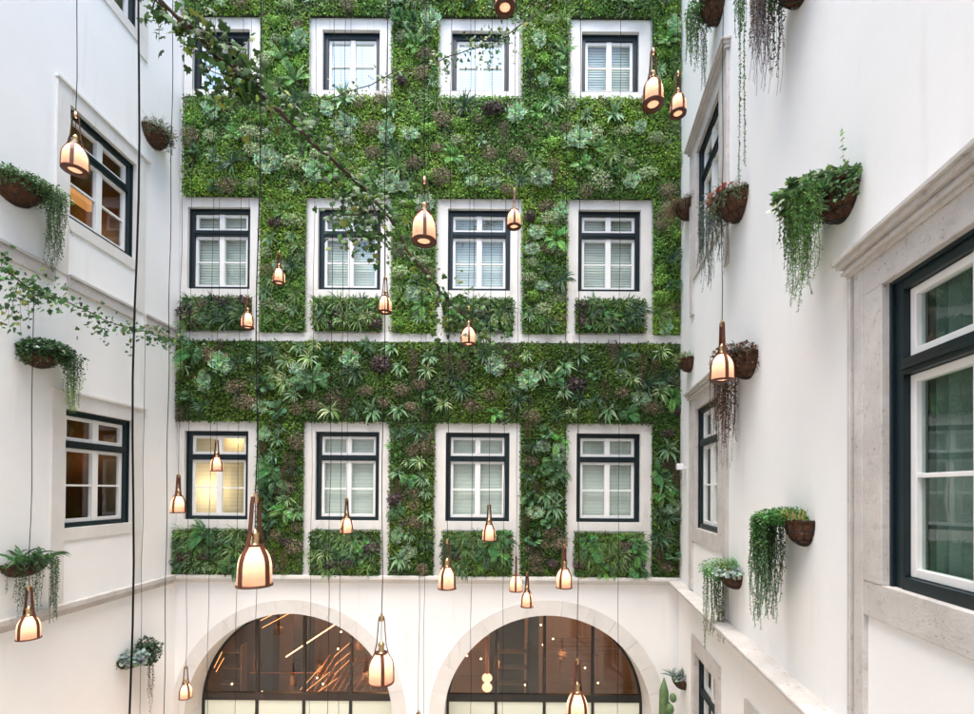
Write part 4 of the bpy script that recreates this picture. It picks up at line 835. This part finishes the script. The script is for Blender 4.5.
garland('ivy_garland', 'thick woody ivy branch slanting down from the top left across the living wall',
    [(128, -60, 3.3), (150, -12, 3.4), (172, 14, 3.5), (200, 38, 3.7), (228, 66, 3.9), (262, 96, 4.1), (296, 128, 4.5), (330, 158, 4.9), (362, 188, 5.3), (392, 222, 5.7), (412, 258, 5.9), (436, 286, 6.1), (455, 308, 6.3), (478, 330, 6.6), (496, 345, 6.8)],
    [(152, 8, 3.5, 16, 14, 22), (178, 22, 3.6, 16, 22, 26), (198, 42, 3.7, 16, 18, 26), (212, 26, 3.7, 16, 18, 12), (232, 64, 3.9, 28, 28, 84), (222, 88, 3.9, 24, 18, 34), (245, 84, 4.0, 26, 26, 90), (258, 96, 4.1, 22, 22, 40), (285, 98, 4.3, 22, 20, 16), (300, 118, 4.4, 26, 18, 30), (330, 150, 4.8, 24, 18, 26), (360, 192, 5.3, 26, 20, 50), (366, 214, 5.2, 34, 38, 260), (352, 225, 5.2, 26, 26, 50), (378, 238, 5.3, 14, 20, 40), (448, 298, 6.2, 20, 20, 60), (462, 320, 6.4, 34, 24, 90), (488, 338, 6.6, 30, 16, 70), (470, 345, 6.6, 34, 14, 50)],
    0.016, .074, n_along=190, spread=.06, col=(.042, .09, .022), strings=[(436, 300, 6.1, .5, 22), (428, 290, 6.1, .4, 14), (300, 130, 4.5, .25, 10), (158, 20, 3.5, .16, 5)])
garland('ivy_garland', 'ivy garland drooping along the left wall below the upper left planter',
    [(-60, 235, 4.6), (-20, 258, 4.9), (8, 272, 5.1), (30, 288, 5.3), (62, 299, 5.8), (90, 313, 6.3), (115, 324, 6.8), (140, 330, 7.3), (165, 338, 7.8), (186, 346, 8.1)],
    [(2, 268, 5.1, 18, 18, 34), (14, 284, 5.1, 26, 26, 46), (34, 290, 5.3, 24, 18, 60), (10, 306, 5.1, 18, 24, 24), (52, 297, 5.6, 22, 14, 36), (95, 318, 6.4, 20, 16, 34), (140, 333, 7.3, 24, 14, 36), (160, 336, 7.7, 22, 12, 34), (178, 342, 8.0, 16, 8, 40)],
    .008, .062, n_along=130, spread=.035, col=(.05, .11, .035), strings=[(20, 300, 5.2, .35, 10), (8, 300, 5.1, .3, 9), (28, 300, 5.3, .25, 8), (105, 325, 6.6, .3, 12), (100, 322, 6.5, .2, 8), (130, 336, 7.2, .3, 10)])
garland('ivy_garland', 'thin ivy garland rising to the right in front of the top row windows',
    [(318, 102, 6.6), (345, 93, 6.6), (372, 84, 6.6), (398, 72, 6.6), (425, 68, 6.6), (445, 58, 6.6), (468, 50, 6.6), (495, 42, 6.6), (518, 26, 6.6), (545, 8, 6.6), (570, -25, 6.6)],
    [(352, 92, 6.6, 18, 8, 34), (380, 78, 6.6, 18, 10, 34), (436, 63, 6.6, 20, 14, 40), (480, 47, 6.6, 26, 10, 50), (522, 24, 6.6, 22, 14, 60), (500, 38, 6.6, 16, 10, 30)],
    .007, .055, n_along=110, spread=.035, col=(.06, .12, .035), strings=[(447, 60, 6.6, .3, 12), (490, 48, 6.6, .42, 16), (498, 46, 6.6, .3, 12), (515, 36, 6.6, .4, 12), (482, 50, 6.6, .25, 8)])
# twig of the corner plant
# ------------------------------------------------------------------ light
w = bpy.data.worlds.new('World'); S.world = w; w.use_nodes = True; nt = w.node_tree; bg = nt.nodes['Background']
sky = nt.nodes.new('ShaderNodeTexSky'); sky.sky_type = 'NISHITA'; sky.sun_disc = False; sky.sun_elevation = R(76); sky.sun_rotation = R(188); sky.air_density = 1; sky.dust_density = 1.5; sky.ozone_density = 1
nt.links.new(sky.outputs[0], bg.inputs['Color']); bg.inputs['Strength'].default_value = .112
sl = bpy.data.lights.new('sun', 'SUN'); sl.energy = 2.1; sl.angle = R(55); sl.color = (1, .955, .885); so = bpy.data.objects.new('sun', sl); COL.objects.link(so)
az = R(188); el = R(76); dv = Vector((math.sin(az) * math.cos(el), math.cos(az) * math.cos(el), math.sin(el))); so.rotation_euler = dv.to_track_quat('Z', 'Y').to_euler(); so.location = (0, 0, 30)
S.view_settings.view_transform = 'Standard'; S.view_settings.look = 'None'; S.view_settings.gamma = 1; S.view_settings.exposure = 2.22
S.render.engine = 'CYCLES'; S.cycles.max_bounces = 10; S.cycles.diffuse_bounces = 6; S.cycles.transparent_max_bounces = 12; S.cycles.use_denoising = True; S.cycles.sample_clamp_indirect = 6
